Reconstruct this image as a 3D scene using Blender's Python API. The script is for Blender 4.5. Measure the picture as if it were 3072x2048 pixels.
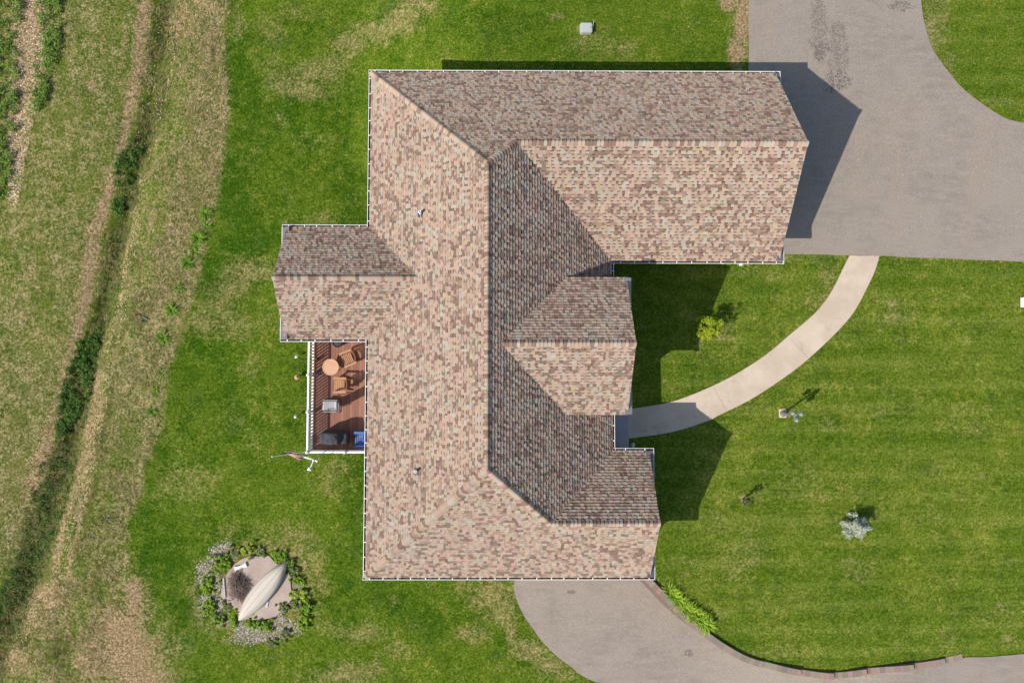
import bpy, math, random
import numpy as np
from mathutils import Vector, Matrix
from mathutils.geometry import delaunay_2d_cdt
random.seed(7); rng = np.random.default_rng(7)
for o in list(bpy.data.objects): bpy.data.objects.remove(o)
sc = bpy.context.scene; COL = sc.collection

# ------------------------------------------------------------------ camera
K = .0209                       # metres per plan unit
F = 1633.; H = F*K
TX, TY, YAW = .006, .0527, .0013
def rot(ax, a):
    c, s = math.cos(a), math.sin(a)
    if ax == 'z': return np.array([[c, s, 0], [-s, c, 0], [0, 0, 1]])
    if ax == 'x': return np.array([[1, 0, 0], [0, c, s], [0, -s, c]])
    return np.array([[c, 0, s], [0, 1, 0], [-s, 0, c]])
RC = rot('y', TX) @ rot('x', TY) @ rot('z', YAW)
CAM = np.array([0, 0, H])
cam = bpy.data.cameras.new('camera'); co = bpy.data.objects.new('camera', cam); COL.objects.link(co)
m = Matrix(RC.T.tolist()).to_4x4(); m.translation = Vector(CAM); co.matrix_world = m
cam.sensor_width = 36; cam.lens = 36*F/2352; cam.clip_end = 3000; cam.clip_start = .5
sc.camera = co
sc.render.resolution_x, sc.render.resolution_y = 1024, 682

# ------------------------------------------------------------------ light
SUN = np.array([-.8563, -.5977, 1.]); SUN /= np.linalg.norm(SUN)
w = bpy.data.worlds.new('World'); sc.world = w; w.use_nodes = True
nt = w.node_tree; bg = nt.nodes['Background']
sky = nt.nodes.new('ShaderNodeTexSky'); sky.sky_type = 'NISHITA'; sky.sun_disc = False
elev = math.asin(SUN[2]); az = math.atan2(SUN[0], SUN[1])
sky.sun_elevation = elev; sky.sun_rotation = az
nt.links.new(sky.outputs[0], bg.inputs[0]); bg.inputs[1].default_value = .115
sl = bpy.data.lights.new('sun', 'SUN'); sl.energy = 3.7; sl.angle = math.radians(.5); sl.color = (1, .945, .875)
so = bpy.data.objects.new('sun', sl); COL.objects.link(so)
so.rotation_euler = Vector(SUN).to_track_quat('Z', 'Y').to_euler()
sc.view_settings.view_transform = 'Standard'; sc.view_settings.look = 'None'
sc.view_settings.exposure = .62; sc.view_settings.gamma = 1

# ------------------------------------------------------------------ pixel -> world (photo pixels, 3072 x 2048)
def ray(x, y):
    d = np.array([(x-1536)*.765625/F, -(y-1024)*.765625/F, -1.])
    return RC.T @ d
def P(x, y, z=0.):
    d = ray(x, y); t = (z-CAM[2])/d[2]; p = CAM+t*d
    return p[0], p[1]
def ss(a, b, x):
    t = np.clip((x-a)/(b-a), 0, 1); return t*t*(3-2*t)

# ------------------------------------------------------------------ terrain
LOW = -2.6
def wall_top(X): return -.28 - 1.0*np.clip((X-7.5)/14., 0, 1)
wallpx = [(1937,1735),(1952,1745),(1993,1787),(2030,1826),(2078,1870),(2122,1903),(2163,1932),(2214,1962),(2252,1979),(2287,1989),
          (2392,2012),(2498,2023),(2602,2010),(2733,1996),(2837,1977),(2895,1963),(2960,1962),(3072,1953),(3400,1925)]
wl = []
for (x, y) in wallpx:
    z = -.5
    for i in range(6): q = P(x, y, z); z = float(wall_top(q[0]))
    wl.append(q)
wl = np.array(wl)
wl[0] = (wl[1][0]-.5, wl[1][1]+.55)
WX = np.concatenate([[-400., wl[0][0]-.01], wl[:, 0], [400.]]); WY = np.concatenate([[wl[0][1]-.1, wl[0][1]], wl[:, 1], [wl[-1][1]+2]])
ditch = [(500,-300),(500,0),(470,200),(440,400),(405,520),(378,620),(352,720),(318,900),(272,1060),(240,1200),(190,1400),(150,1520),(110,1640),(75,1760),(20,1900),(-60,2100)]
ditchw = np.array([P(x, y, -2.8) for x, y in ditch])
def dx_line(pts, X, Y):
    o = np.argsort(pts[:, 1]); return X-np.interp(Y, pts[o, 1], pts[o, 0])
def terr(X, Y):
    X = np.asarray(X, float); Y = np.asarray(Y, float)
    u = X/K; v = Y/K
    sh = ss(600, 200, v)
    west = LOW*ss(-40+330*sh*0, -420+150*sh, u)
    vy = np.interp(X, WX, WY)
    d = np.maximum(Y-vy, 0)
    up = -.24*ss(500, -100, v)*ss(-50, 200, u)
    zt = wall_top(X)
    up = up + (zt-.05+.065*ss(19.5, 21.5, X)-up)*np.exp(-d/5.)*ss(4, 6.5, X)
    z_up = np.where(u < 0, west, up)
    z_lo = LOW + (zt+.02-LOW)*ss(9, 21, X)
    s = ss(-.34, -.10, Y-vy)
    z_up = np.where((v < -380) & (u < 270), LOW, z_up)
    z = z_up*s + z_lo*(1-s)
    # west: ditch and field
    dd = dx_line(ditchw, X, Y)
    z = z - .30*np.exp(-(dd/1.1)**2) - .22*np.exp(-(dd/.5)**2)*(.65+.35*np.sin(Y*1.1)) - .25*ss(2.5, -2, dd)
    z = z + .03*np.sin(X*.9+1.3*np.sin(Y*.5))*np.cos(Y*.7+.4)*ss(-8, -14, X)
    return z
def G(x, y, dz=0.):
    z = 0.
    for i in range(25):
        p = P(x, y, z+dz); z = .5*z + .5*float(terr(p[0], p[1]))
    return Vector((p[0], p[1], z))

# ------------------------------------------------------------------ object helpers
def tag(o, label=None, cat=None, group=None, kind=None):
    if label: o['label'] = label
    if cat: o['category'] = cat
    if group: o['group'] = group
    if kind: o['kind'] = kind
    return o
def empty(name, loc, rz=0, **k):
    o = bpy.data.objects.new(name, None); COL.objects.link(o); o.location = loc; o.rotation_euler = (0, 0, rz); o.empty_display_size = .2
    return tag(o, **k)
class MB:
    def __init__(s): s.v = []; s.f = []; s.c = []; s.mi = []
    def add(s, vs, fs, col=(1, 1, 1), mi=0):
        n = len(s.v); s.v += [tuple(p) for p in vs]
        for f in fs: s.f.append([i+n for i in f]); s.c.append(col); s.mi.append(mi)
    def box(s, a, b, col=(1, 1, 1), M=None, mi=0):
        x0, y0, z0 = a; x1, y1, z1 = b
        vs = [Vector(p) for p in ((x0,y0,z0),(x1,y0,z0),(x1,y1,z0),(x0,y1,z0),(x0,y0,z1),(x1,y0,z1),(x1,y1,z1),(x0,y1,z1))]
        if M is not None: vs = [M @ p for p in vs]
        s.add(vs, [(3,2,1,0),(4,5,6,7),(0,1,5,4),(1,2,6,5),(2,3,7,6),(3,0,4,7)], col, mi); return s
    def bar(s, p, q, r, col=(1, 1, 1), n=8, r2=None, mi=0, cap=True):
        p, q = Vector(p), Vector(q); d = (q-p)
        if d.length < 1e-6: return s
        d.normalize(); a = d.orthogonal().normalized(); b = d.cross(a); r2 = r if r2 is None else r2
        vs = []
        for k in range(n):
            t = 2*math.pi*k/n; vs.append(p+(a*math.cos(t)+b*math.sin(t))*r)
        for k in range(n):
            t = 2*math.pi*k/n; vs.append(q+(a*math.cos(t)+b*math.sin(t))*r2)
        fs = [(k, (k+1) % n, n+(k+1) % n, n+k) for k in range(n)]
        if cap: fs += [tuple(range(n-1, -1, -1)), tuple(range(n, 2*n))]
        s.add(vs, fs, col, mi); return s
    def flat(s, p, q, w, t, col=(1, 1, 1), up=(0, 0, 1)):
        # plank from p to q, width w, thickness t
        p, q = Vector(p), Vector(q); d = (q-p).normalized(); up = Vector(up); sd = d.cross(up)
        if sd.length < 1e-4: sd = Vector((1, 0, 0))
        sd.normalize(); n = sd.cross(d).normalized()
        vs = [p+sd*(w/2*i)+n*(t/2*j) for j in (-1, 1) for i in (-1, 1)]+[q+sd*(w/2*i)+n*(t/2*j) for j in (-1, 1) for i in (-1, 1)]
        s.add(vs, [(0,1,3,2),(4,6,7,5),(0,4,5,1),(2,3,7,6),(0,2,6,4),(1,5,7,3)], col); return s
    def tube(s, pts, r, col=(1, 1, 1), n=8):
        for a, b in zip(pts[:-1], pts[1:]): s.bar(a, b, r, col, n)
        return s
    def lathe(s, prof, c=(0, 0, 0), n=20, col=(1, 1, 1)):
        vs = []; c = Vector(c)
        for r, z in prof:
            for k in range(n):
                t = 2*math.pi*k/n; vs.append(c+Vector((r*math.cos(t), r*math.sin(t), z)))
        fs = []
        for j in range(len(prof)-1):
            for k in range(n): fs.append((j*n+k, j*n+(k+1) % n, (j+1)*n+(k+1) % n, (j+1)*n+k))
        fs.append(tuple(range(n-1, -1, -1))); L = (len(prof)-1)*n; fs.append(tuple(range(L, L+n)))
        s.add(vs, fs, col); return s
    def build(s, name, mat, parent=None, smooth=False, bevel=0, **k):
        me = bpy.data.meshes.new(name); me.from_pydata(s.v, [], s.f); 
        mats = mat if isinstance(mat, list) else [mat]
        for mm in mats: me.materials.append(mm)
        if s.f:
            ca = me.color_attributes.new('col', 'FLOAT_COLOR', 'CORNER')
            c = np.ones((len(s.f), 4), np.float32); c[:, :3] = np.array(s.c, np.float32)[:, :3]
            lt = np.array([len(f) for f in s.f]); ca.data.foreach_set('color', np.repeat(c, lt, 0).ravel())
            me.polygons.foreach_set('material_index', s.mi)
            if smooth: me.polygons.foreach_set('use_smooth', [True]*len(s.f))
        o = bpy.data.objects.new(name, me); COL.objects.link(o)
        if parent: o.parent = parent
        if bevel:
            b = o.modifiers.new('b', 'BEVEL'); b.width = bevel; b.segments = 2; b.limit_method = 'ANGLE'
        return tag(o, **k)
def npmesh(name, V, Fa, C, mat, parent=None, **k):
    """V (n,3), Fa (m,3 or 4), C (m,3) fast mesh"""
    me = bpy.data.meshes.new(name); n, mm = len(V), len(Fa); q = Fa.shape[1]
    me.vertices.add(n); me.vertices.foreach_set('co', V.astype(np.float32).ravel())
    me.loops.add(mm*q); me.loops.foreach_set('vertex_index', Fa.astype(np.int32).ravel())
    me.polygons.add(mm); me.polygons.foreach_set('loop_start', np.arange(0, mm*q, q, dtype=np.int32))
    me.update(calc_edges=True); me.validate()
    ca = me.color_attributes.new('col', 'FLOAT_COLOR', 'CORNER')
    c = np.ones((mm, 4), np.float32); c[:, :3] = C; ca.data.foreach_set('color', np.repeat(c, q, 0).ravel())
    me.materials.append(mat); o = bpy.data.objects.new(name, me); COL.objects.link(o)
    if parent: o.parent = parent
    return tag(o, **k)
def copy_tree(o, parent=None):
    c = o.copy(); COL.objects.link(c); c.parent = parent
    for ch in o.children: copy_tree(ch, c)
    return c

# ------------------------------------------------------------------ materials
class N:
    def __init__(s, name):
        s.m = bpy.data.materials.new(name); s.m.use_nodes = True; s.t = s.m.node_tree; s.b = s.t.nodes['Principled BSDF']
        s.b.inputs['Roughness'].default_value = .85; s.b.inputs['Specular IOR Level'].default_value = .25
    def n(s, ty, **k):
        nd = s.t.nodes.new('ShaderNode'+ty)
        for a, b in k.items():
            if a in nd.inputs and not hasattr(nd, a): nd.inputs[a].default_value = b
            else: setattr(nd, a, b)
        return nd
    def l(s, a, b): s.t.links.new(a, b)
    def co(s, sx=1, sy=1, sz=1):
        g = s.n('NewGeometry'); mp = s.n('Mapping'); s.l(g.outputs['Position'], mp.inputs[0]); mp.inputs['Scale'].default_value = (sx, sy, sz); return mp.outputs[0]
    def noise(s, v, scale, det=3, rough=.6):
        t = s.n('TexNoise'); s.l(v, t.inputs['Vector']); t.inputs['Scale'].default_value = scale; t.inputs['Detail'].default_value = det; t.inputs['Roughness'].default_value = rough; return t.outputs[0]
    def rng(s, v, a, b, c=0., d=1.):
        t = s.n('MapRange'); t.interpolation_type = 'SMOOTHSTEP'; s.l(v, t.inputs[0]); 
        for i, x in enumerate((a, b, c, d)): t.inputs[i+1].default_value = x
        return t.outputs[0]
    def math(s, op, a, b=None):
        t = s.n('Math'); t.operation = op
        for i, x in enumerate((a, b)):
            if x is None: continue
            if isinstance(x, (int, float)): t.inputs[i].default_value = x
            else: s.l(x, t.inputs[i])
        return t.outputs[0]
    def mix(s, f, a, b, mode='MIX'):
        t = s.n('Mix'); t.data_type = 'RGBA'; t.blend_type = mode
        if isinstance(f, (int, float)): t.inputs[0].default_value = f
        else: s.l(f, t.inputs[0])
        for i, x in ((6, a), (7, b)):
            if isinstance(x, tuple): t.inputs[i].default_value = (*x, 1)
            else: s.l(x, t.inputs[i])
        return t.outputs[2]
    def attr(s, name='col'):
        a = s.n('Attribute'); a.attribute_name = name; return a
    def bump(s, h, st=.3, dist=.02):
        b = s.n('Bump'); b.inputs['Strength'].default_value = st; b.inputs['Distance'].default_value = dist; s.l(h, b.inputs['Height']); s.l(b.outputs[0], s.b.inputs['Normal'])
    def out(s, c, rough=None, metal=None, spec=None):
        if isinstance(c, tuple): s.b.inputs['Base Color'].default_value = (*c, 1)
        else: s.l(c, s.b.inputs['Base Color'])
        if rough is not None: s.b.inputs['Roughness'].default_value = rough
        if metal is not None: s.b.inputs['Metallic'].default_value = metal
        if spec is not None: s.b.inputs['Specular IOR Level'].default_value = spec
        return s.m
def attr_mat(name, rough=.85, scale=40, amt=.35, spec=.25, big=.15, metal=0, bump=0):
    """object colour comes from its 'col' attribute, broken up by fine grain and broad weathering"""
    n = N(name); v = n.co(); a = n.attr(); f = n.noise(v, scale, 3, .7); g = n.noise(v, 1.3, 3, .6)
    k = n.math('ADD', n.math('MULTIPLY', n.math('SUBTRACT', f, .5), amt*2), n.math('MULTIPLY', n.math('SUBTRACT', g, .5), big*2))
    k = n.math('ADD', k, 1.)
    c = n.n('VectorMath', operation='SCALE'); n.l(a.outputs['Color'], c.inputs[0]); n.l(k, c.inputs['Scale'])
    if bump: n.bump(f, bump, .01)
    return n.out(c.outputs[0], rough, metal, spec)
M = {}
M['shingle'] = attr_mat('shingle', .93, 45, .45, .10, .16, bump=.25); M['shingle'].node_tree.nodes['Principled BSDF'].inputs['Diffuse Roughness'].default_value = .35
M['plain'] = attr_mat('painted', .6, 30, .06, .4, .06)
M['white'] = attr_mat('white_trim', .45, 25, .05, .4, .05)
M['metal'] = attr_mat('metal', .4, 30, .1, .5, .1, metal=.7)
M['wood'] = attr_mat('wood', .7, 60, .15, .3, .1)
M['cloth'] = attr_mat('cloth', .9, 80, .15, .15, .1)
M['leaf'] = attr_mat('leaf', .6, 9, .25, .35, .15)
M['stone'] = attr_mat('stone', .85, 18, .3, .25, .15, bump=.3)
n = N('leaf_see_through')
# leaves let a little light through
a = n.attr(); tr = n.n('BsdfTranslucent'); mx = n.n('MixShader'); mx.inputs[0].default_value = .18
n.l(a.outputs['Color'], n.b.inputs['Base Color']); n.l(a.outputs['Color'], tr.inputs[0]); n.l(n.b.outputs[0], mx.inputs[1]); n.l(tr.outputs[0], mx.inputs[2])
n.l(mx.outputs[0], n.t.nodes['Material Output'].inputs[0]); n.b.inputs['Roughness'].default_value = .75; n.b.inputs['Specular IOR Level'].default_value = .08; M['leaf'] = n.m
# asphalt
def asphalt(name, spots=None, base=(.238, .201, .162)):
    n = N(name); v = n.co()
    c = n.mix(n.rng(n.noise(v, .35, 5, .7), .35, .65), tuple(x*.90 for x in base), tuple(x*1.08 for x in base))
    c = n.mix(n.rng(n.noise(n.co(.5, .12, 1), 1.1, 4, .6), .5, .72), c, (base[0]*1.10, base[1]*1.04, base[2]*.98))
    c = n.mix(n.rng(n.noise(n.co(1, 3, 1), 1.1, 5, .7), .4, .62), c, (base[0]*1.08, base[1]*1.08, base[2]*1.10))
    c = n.mix(n.rng(n.noise(v, 22, 4, .85), .3, .7), n.mix(1, c, (.72, .72, .73), 'MULTIPLY'), n.mix(1, c, (1.26, 1.26, 1.25), 'MULTIPLY'))
    vo = n.n('TexVoronoi'); n.l(v, vo.inputs[0]); vo.inputs['Scale'].default_value = 2.2
    c = n.mix(n.rng(vo.outputs['Distance'], .05, .02), c, (.5, .48, .45))
    for (cx, cy, rx, ry, sc_, dens) in (spots or []):
        mp = n.n('Mapping'); g = n.n('NewGeometry'); n.l(g.outputs['Position'], mp.inputs[0])
        mp.vector_type = 'TEXTURE'; mp.inputs['Location'].default_value = (cx, cy, 0); mp.inputs['Scale'].default_value = (rx, ry, 1000)
        ln = n.n('VectorMath', operation='LENGTH'); n.l(mp.outputs[0], ln.inputs[0])
        r = n.math('ADD', ln.outputs['Value'], n.math('MULTIPLY', n.math('SUBTRACT', n.noise(v, 1.6, 3), .5), 1.6))
        k = n.rng(r, 1.05, .35)
        sp = n.noise(v, sc_, 2, .5)
        kk = n.rng(n.math('SUBTRACT', sp, n.math('MULTIPLY', k, dens)), .5, .42)
        c = n.mix(n.math('MULTIPLY', n.math('MULTIPLY', kk, n.rng(k, .05, .3)), .6), c, (.095, .08, .07))
    n.bump(n.noise(v, 40, 3, .7), .4, .01)
    return n.out(c, .9, spec=.2)
def PX(x, y, z=0): return P(x, y, z)
s1 = P(2470, 130, 0); s2 = P(2490, 235, 0); s3 = P(2700, 20, 0)
M['asphalt'] = asphalt('asphalt', [(s1[0]-.2, s1[1]+.6, .5, 2.0, 17, .045), (s2[0]-.4, s2[1]+1.3, .45, .5, 14, .09), (s1[0]+.7, s1[1]-.5, .6, 2.2, 17, .040), (s2[0]+.3, s2[1]-.2, .8, .7, 17, .045), (s3[0], s3[1], .8, .3, 11, .07)])
q1 = P(1712, 1774, LOW); q2 = P(1620, 1788, LOW); q3 = P(2072, 1972, -2)
M['asphalt2'] = asphalt('asphalt_lower', [(q1[0], q1[1], .26, .11, 7, .20), (q3[0], q3[1], .34, .2, 11, .11)], (.246, .207, .168))
# concrete
n = N('concrete'); v = n.co()
c = n.mix(n.rng(n.noise(v, .7, 5, .65), .35, .7), (.47, .375, .275), (.56, .46, .35)); c = n.mix(n.rng(n.noise(v, 3, 6, .7), .55, .8), c, (.40, .285, .22))
c = n.mix(n.rng(n.noise(v, 60, 2, .7), .35, .7), n.mix(1, c, (.85,)*3, 'MULTIPLY'), c); n.bump(n.noise(v, 60, 2), .15, .004); M['concrete'] = n.out(c, .85)
n = N('patio_stone'); v = n.co()
c = n.mix(n.rng(n.noise(v, 1.1, 5, .65), .35, .7), (.36, .275, .222), (.43, .34, .285)); c = n.mix(n.rng(n.noise(v, 25, 3, .8), .3, .75), n.mix(1, c, (.8,)*3, 'MULTIPLY'), n.mix(1, c, (1.12,)*3, 'MULTIPLY')); M['patio'] = n.out(c, .9)
# siding
n = N('siding'); g = n.n('NewGeometry'); sp = n.n('SeparateXYZ'); n.l(g.outputs['Position'], sp.inputs[0])
fr = n.math('FRACT', n.math('MULTIPLY', sp.outputs[2], 8.)); c = n.mix(n.rng(fr, .0, .08), (.22, .18, .14), (.42, .36, .29)); n.bump(fr, .6, .012); M['siding'] = n.out(c, .6)
# deck boards (run north-south)
n = N('deck_boards'); g = n.n('NewGeometry'); sp = n.n('SeparateXYZ'); n.l(g.outputs['Position'], sp.inputs[0])
bx = n.math('MULTIPLY', sp.outputs[0], 1/.142); wn = n.n('TexWhiteNoise'); wn.noise_dimensions = '1D'; n.l(n.math('FLOOR', bx), wn.inputs['W'])
c = n.mix(wn.outputs[0], (.225, .098, .06), (.31, .142, .09)); c = n.mix(n.rng(n.noise(n.co(14, 1, 1), 2.5, 4, .7), .3, .75), n.mix(1, c, (.82,)*3, 'MULTIPLY'), n.mix(1, c, (1.1,)*3, 'MULTIPLY'))
e = n.math('ABSOLUTE', n.math('SUBTRACT', n.math('FRACT', bx), .5)); c = n.mix(n.rng(e, .455, .49), c, (.05, .02, .012)); M['deck'] = n.out(c, .6, spec=.3)

# ---- ground: species masks live in vertex attributes, all colour is procedural
def ground_mat():
    n = N('ground_cover'); v = n.co(); a = n.attr('mask'); sp = n.n('SeparateColor'); n.l(a.outputs['Color'], sp.inputs[0]); dry, weed, soil = sp.outputs[0], sp.outputs[1], sp.outputs[2]
    b = n.attr('mask2'); sb = n.n('SeparateColor'); n.l(b.outputs['Color'], sb.inputs[0]); lush, rough_, stripe = sb.outputs[0], sb.outputs[1], sb.outputs[2]
    fine = n.noise(v, 8, 5, .85); vfine = n.noise(v, 24, 3, .8); med = n.noise(v, 1.3, 5, .7); big = n.noise(v, .25, 4, .6); clump = n.noise(v, 3.1, 4, .75)
    sub = lambda x, k: n.math('MULTIPLY', n.math('SUBTRACT', x, .5), k)
    add = lambda *a: a[0] if len(a) == 1 else n.math('ADD', a[0], add(*a[1:]))
    # lawn: deep, mid and yellow green blades
    tone = add(n.math('MULTIPLY', stripe, .14), n.math('MULTIPLY', lush, -.34), sub(med, 1.5), sub(clump, 1.1), sub(big, 1.3), sub(fine, .5))
    c = n.mix(n.rng(tone, -.55, .05), (.038, .088, .0060), (.094, .144, .0125))
    c = n.mix(n.rng(tone, .0, .6), c, (.178, .204, .026))
    c = n.mix(n.math('MULTIPLY', n.rng(n.noise(n.co(1, 1, 1), .55, 4, .7), .52, .70), .45), c, (.040, .085, .016))
    st = n.noise(n.co(.13, 1.7, 1), 1.0, 5, .75)
    c = n.mix(n.math('MULTIPLY', n.math('MULTIPLY', stripe, n.rng(add(st, sub(fine, .3)), .42, .72)), .6), c, (.172, .202, .034))
    # mower passes run east-west: faint regular bands
    sy = n.n('SeparateXYZ'); wv = n.n('NewGeometry'); n.l(wv.outputs['Position'], sy.inputs[0])
    ph = add(n.math('MULTIPLY', sy.outputs[1], 5.9), n.math('MULTIPLY', big, 5.), n.math('MULTIPLY', st, 1.5))
    bd = n.math('SINE', ph)
    c = n.mix(n.math('MULTIPLY', n.math('MULTIPLY', stripe, n.rng(bd, .2, 1.)), .28), c, (.185, .208, .045))
    c = n.mix(n.math('MULTIPLY', n.math('MULTIPLY', stripe, n.rng(bd, -.3, -1.)), .18), c, (.050, .088, .010))
    st2 = n.noise(n.co(.2, 2.3, 1), 1.9, 4, .7)
    c = n.mix(n.math('MULTIPLY', n.math('MULTIPLY', stripe, n.rng(add(st2, sub(fine, .3)), .52, .72)), .55), c, (.050, .088, .008))
    # straw thatch shows through in ragged patches
    dn = add(n.math('MULTIPLY', dry, .92), sub(med, 1.2), sub(fine, 1.6), sub(clump, .7))
    straw = n.mix(n.rng(clump, .35, .65), (.215, .180, .068), (.325, .260, .125))
    c = n.mix(n.math('MULTIPLY', n.rng(dn, .15, 1.15), .85), c, straw)
    # meadow
    rn = add(rough_, sub(med, .9), sub(clump, .45), sub(fine, 1.1))
    mead = n.mix(n.rng(add(clump, sub(fine, 1.1), sub(med, .5)), .30, .70), (.118, .116, .036), (.335, .262, .140))
    mead = n.mix(n.rng(n.noise(n.co(1.6, .7, 1), .9, 4, .7), .46, .66), mead, (.155, .150, .045))
    mead = n.mix(n.math('MULTIPLY', n.rng(n.noise(v, 1.9, 4, .7), .56, .70), .5), mead, (.40, .285, .19))
    c = n.mix(n.math('MULTIPLY', n.rng(rn, .0, .95), .95), c, mead)
    wn_ = add(weed, sub(med, .9), sub(fine, .8))
    weedc = n.mix(n.rng(clump, .4, .6), (.036, .040, .012), (.118, .115, .040))
    c = n.mix(n.math('MULTIPLY', n.rng(wn_, .2, .85), .88), c, weedc)
    sn = add(soil, sub(med, .7), sub(fine, 1.0), sub(clump, .5))
    soilc = n.mix(n.rng(fine, .3, .7), (.25, .170, .095), (.40, .275, .165))
    c = n.mix(n.math('MULTIPLY', n.rng(sn, .22, .85), .9), c, soilc)
    # blade-scale contrast
    c = n.mix(n.rng(fine, .36, .64), n.mix(1, c, (.54, .59, .52), 'MULTIPLY'), n.mix(1, c, (1.36, 1.31, 1.30), 'MULTIPLY'))
    c = n.mix(n.rng(vfine, .34, .66), n.mix(1, c, (.50, .56, .50), 'MULTIPLY'), n.mix(1, c, (1.54, 1.48, 1.45), 'MULTIPLY'))
    n.bump(n.math('ADD', vfine, n.math('MULTIPLY', fine, 2)), .8, .04)
    return n.out(c, .95, spec=.0)
M['ground'] = ground_mat()

# ------------------------------------------------------------------ terrain mesh + cover masks
def unproj(X, Y, Z):
    p = np.stack([X-CAM[0], Y-CAM[1], Z-CAM[2]], -1) @ RC.T
    return 1536+F*p[..., 0]/-p[..., 2]/.765625, 1024-F*p[..., 1]/-p[..., 2]/.765625
def axis(h, st):
    a = list(np.arange(-h, h+1e-6, st)); d = st
    while a[-1] < 900: d *= 1.35; a.append(a[-1]+d); a.insert(0, -a[-1])
    return np.array(a)
ax, ay = axis(28.5, .14), axis(20, .14)
gx, gy = np.meshgrid(ax, ay); gz = terr(gx, gy)
px, py = unproj(gx, gy, gz)
def blobs(L):
    r = np.zeros_like(px)
    for (x, y, a, b, k) in L: r = np.maximum(r, k*np.exp(-.8*(((px-x)/a)**2+((py-y)/b)**2)**1.3))
    return r
edge = [(-400,690),(0,686),(170,678),(330,690),(470,668),(600,655),(640,637),(760,612),(860,592),(960,560),(1020,548),(1100,503),(1200,494),(1280,490),(1400,432),(1470,430),(1560,384),(1640,364),(1750,368),(1880,362),(1980,413),(2048,467),(2400,600)]
xe = np.interp(py, [e[0] for e in edge], [e[1] for e in edge])
tr = [(-400,460),(0,437),(200,424),(330,388),(400,375),(520,352),(640,305),(690,286),(800,270),(960,245),(1100,204),(1180,180),(1280,155),(1400,118),(1500,92),(1640,40),(1800,-20)]
xt = np.interp(py, [e[0] for e in tr], [e[1] for e in tr])
xd = np.interp(py, [e[1] for e in ditch], [e[0] for e in ditch])
left = ss(20, -22, px-xe)
dry = blobs([(1270,20,60,40,.8),(1200,60,70,45,.95),(1130,95,80,40,.9),(1050,130,60,40,.85),(1000,190,50,35,.8),(960,215,90,40,.85),(850,240,70,40,.7),(900,270,80,40,.75),(820,200,50,60,.45),(800,90,60,60,.5),(870,40,60,30,.5),(930,50,40,40,.35),(845,360,30,30,.5),(710,60,30,70,.6),(930,420,60,40,.42),
 (750,815,80,45,.85),(700,860,70,60,.75),(640,900,90,60,.75),(600,960,60,50,.75),(680,960,90,50,.65),(560,900,60,50,.65),(800,960,50,50,.5),(730,1000,60,30,.6),(960,655,110,22,.45),
 (760,1090,50,60,.42),(560,1440,120,70,.5),(600,1480,60,40,.55),(530,1330,60,60,.35),(980,1450,60,60,.5),(1000,1400,80,30,.5),(700,1600,90,40,.55),(870,1620,80,60,.7),(950,1660,50,50,.6),(770,1300,60,120,.25),(700,1240,60,60,.3),
 (1480,1780,90,50,.95),(1400,1755,50,22,.75),(1510,1830,60,50,.85),(1420,1900,60,30,.85),(1590,1950,60,40,.95),(1650,1990,55,32,1.),(1530,1880,22,60,.8),(1700,2020,40,25,.7),(1080,1900,100,40,.65),(1050,2020,100,45,.8),(1190,1950,60,30,.6),(960,2030,90,40,.5),(1000,1880,60,30,.5),
 (2260,1660,60,50,.6),(2200,1700,80,60,.4),(2420,1450,150,60,.32),(2700,950,60,40,.55),(2680,910,40,20,.6),(2580,1710,60,30,.55),(2550,1690,40,20,.5),(2830,1920,60,50,.3),(3000,1850,60,60,.4),(3020,1925,60,25,.55),(2350,1958,90,22,.6),(2170,1865,30,40,.3),
 (2785,110,22,110,.95),(2820,60,30,90,.7),(2850,190,26,50,.6),(2990,300,60,20,.4),(1990,1790,30,50,.6),(1960,1735,20,40,.6),(2060,1700,90,60,.4),
 (1760,130,70,35,.6),(1850,150,90,35,.55),(1670,52,35,14,.6),(1790,90,40,20,.55),(1500,190,60,14,.3),(2060,100,60,60,.3),(2480,840,30,60,.6),(2440,900,40,40,.5),(2330,780,80,12,.7),(2560,770,30,10,.5),(2900,775,200,9,.6),(2250,820,60,30,.35),(2180,985,25,18,.8),(2640,1240,40,20,.35),(2500,1280,60,30,.3),(2900,1250,100,60,.25),(2200,1590,80,16,.4),(1860,1440,50,50,.15)])
ring = np.hypot((px-772)/178, (py-1772)/168)
dry = np.maximum(dry, .72*np.exp(-((ring-1.08)/.13)**2)*(.55+.45*np.sin(np.arctan2(py-1772, px-772)*2+2.2)))
dry = dry*(1-left)
between = ss(-6, 14, px-xd)*left                      # meadow right of the ditch
tm = np.clip((px-xd)/np.maximum(xe-xd, 1), 0, 1)
across = np.where(py < 1000, .42+.53*ss(.38, .62, tm), .52+.22*ss(.75, .95, tm))
across = across+(ss(900, 1100, py)*ss(1250, 1100, py))*.25*ss(.3, .5, tm)
rough = across*between + .54*left*ss(10, -10, px-xt)     # field left of the track stays greener
rough = np.maximum(rough, blobs([(40,950,160,60,.7),(60,1180,120,200,.62),(150,800,150,80,.6),(120,60,0.1,.1,0),(60,1500,140,220,.78),(40,1300,120,160,.7),(300,200,60,100,.45),(330,1950,150,120,.8),(410,1830,45,110,.85),(460,1960,90,90,.6),(420,2040,120,60,.7),(365,1590,18,60,.8),(370,1680,20,60,.8)]))
soil = .78*np.exp(-(np.abs(px-xt)/(30+6*np.sin(py*.01)))**2.2)*ss(1620, 1450, py)
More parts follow.
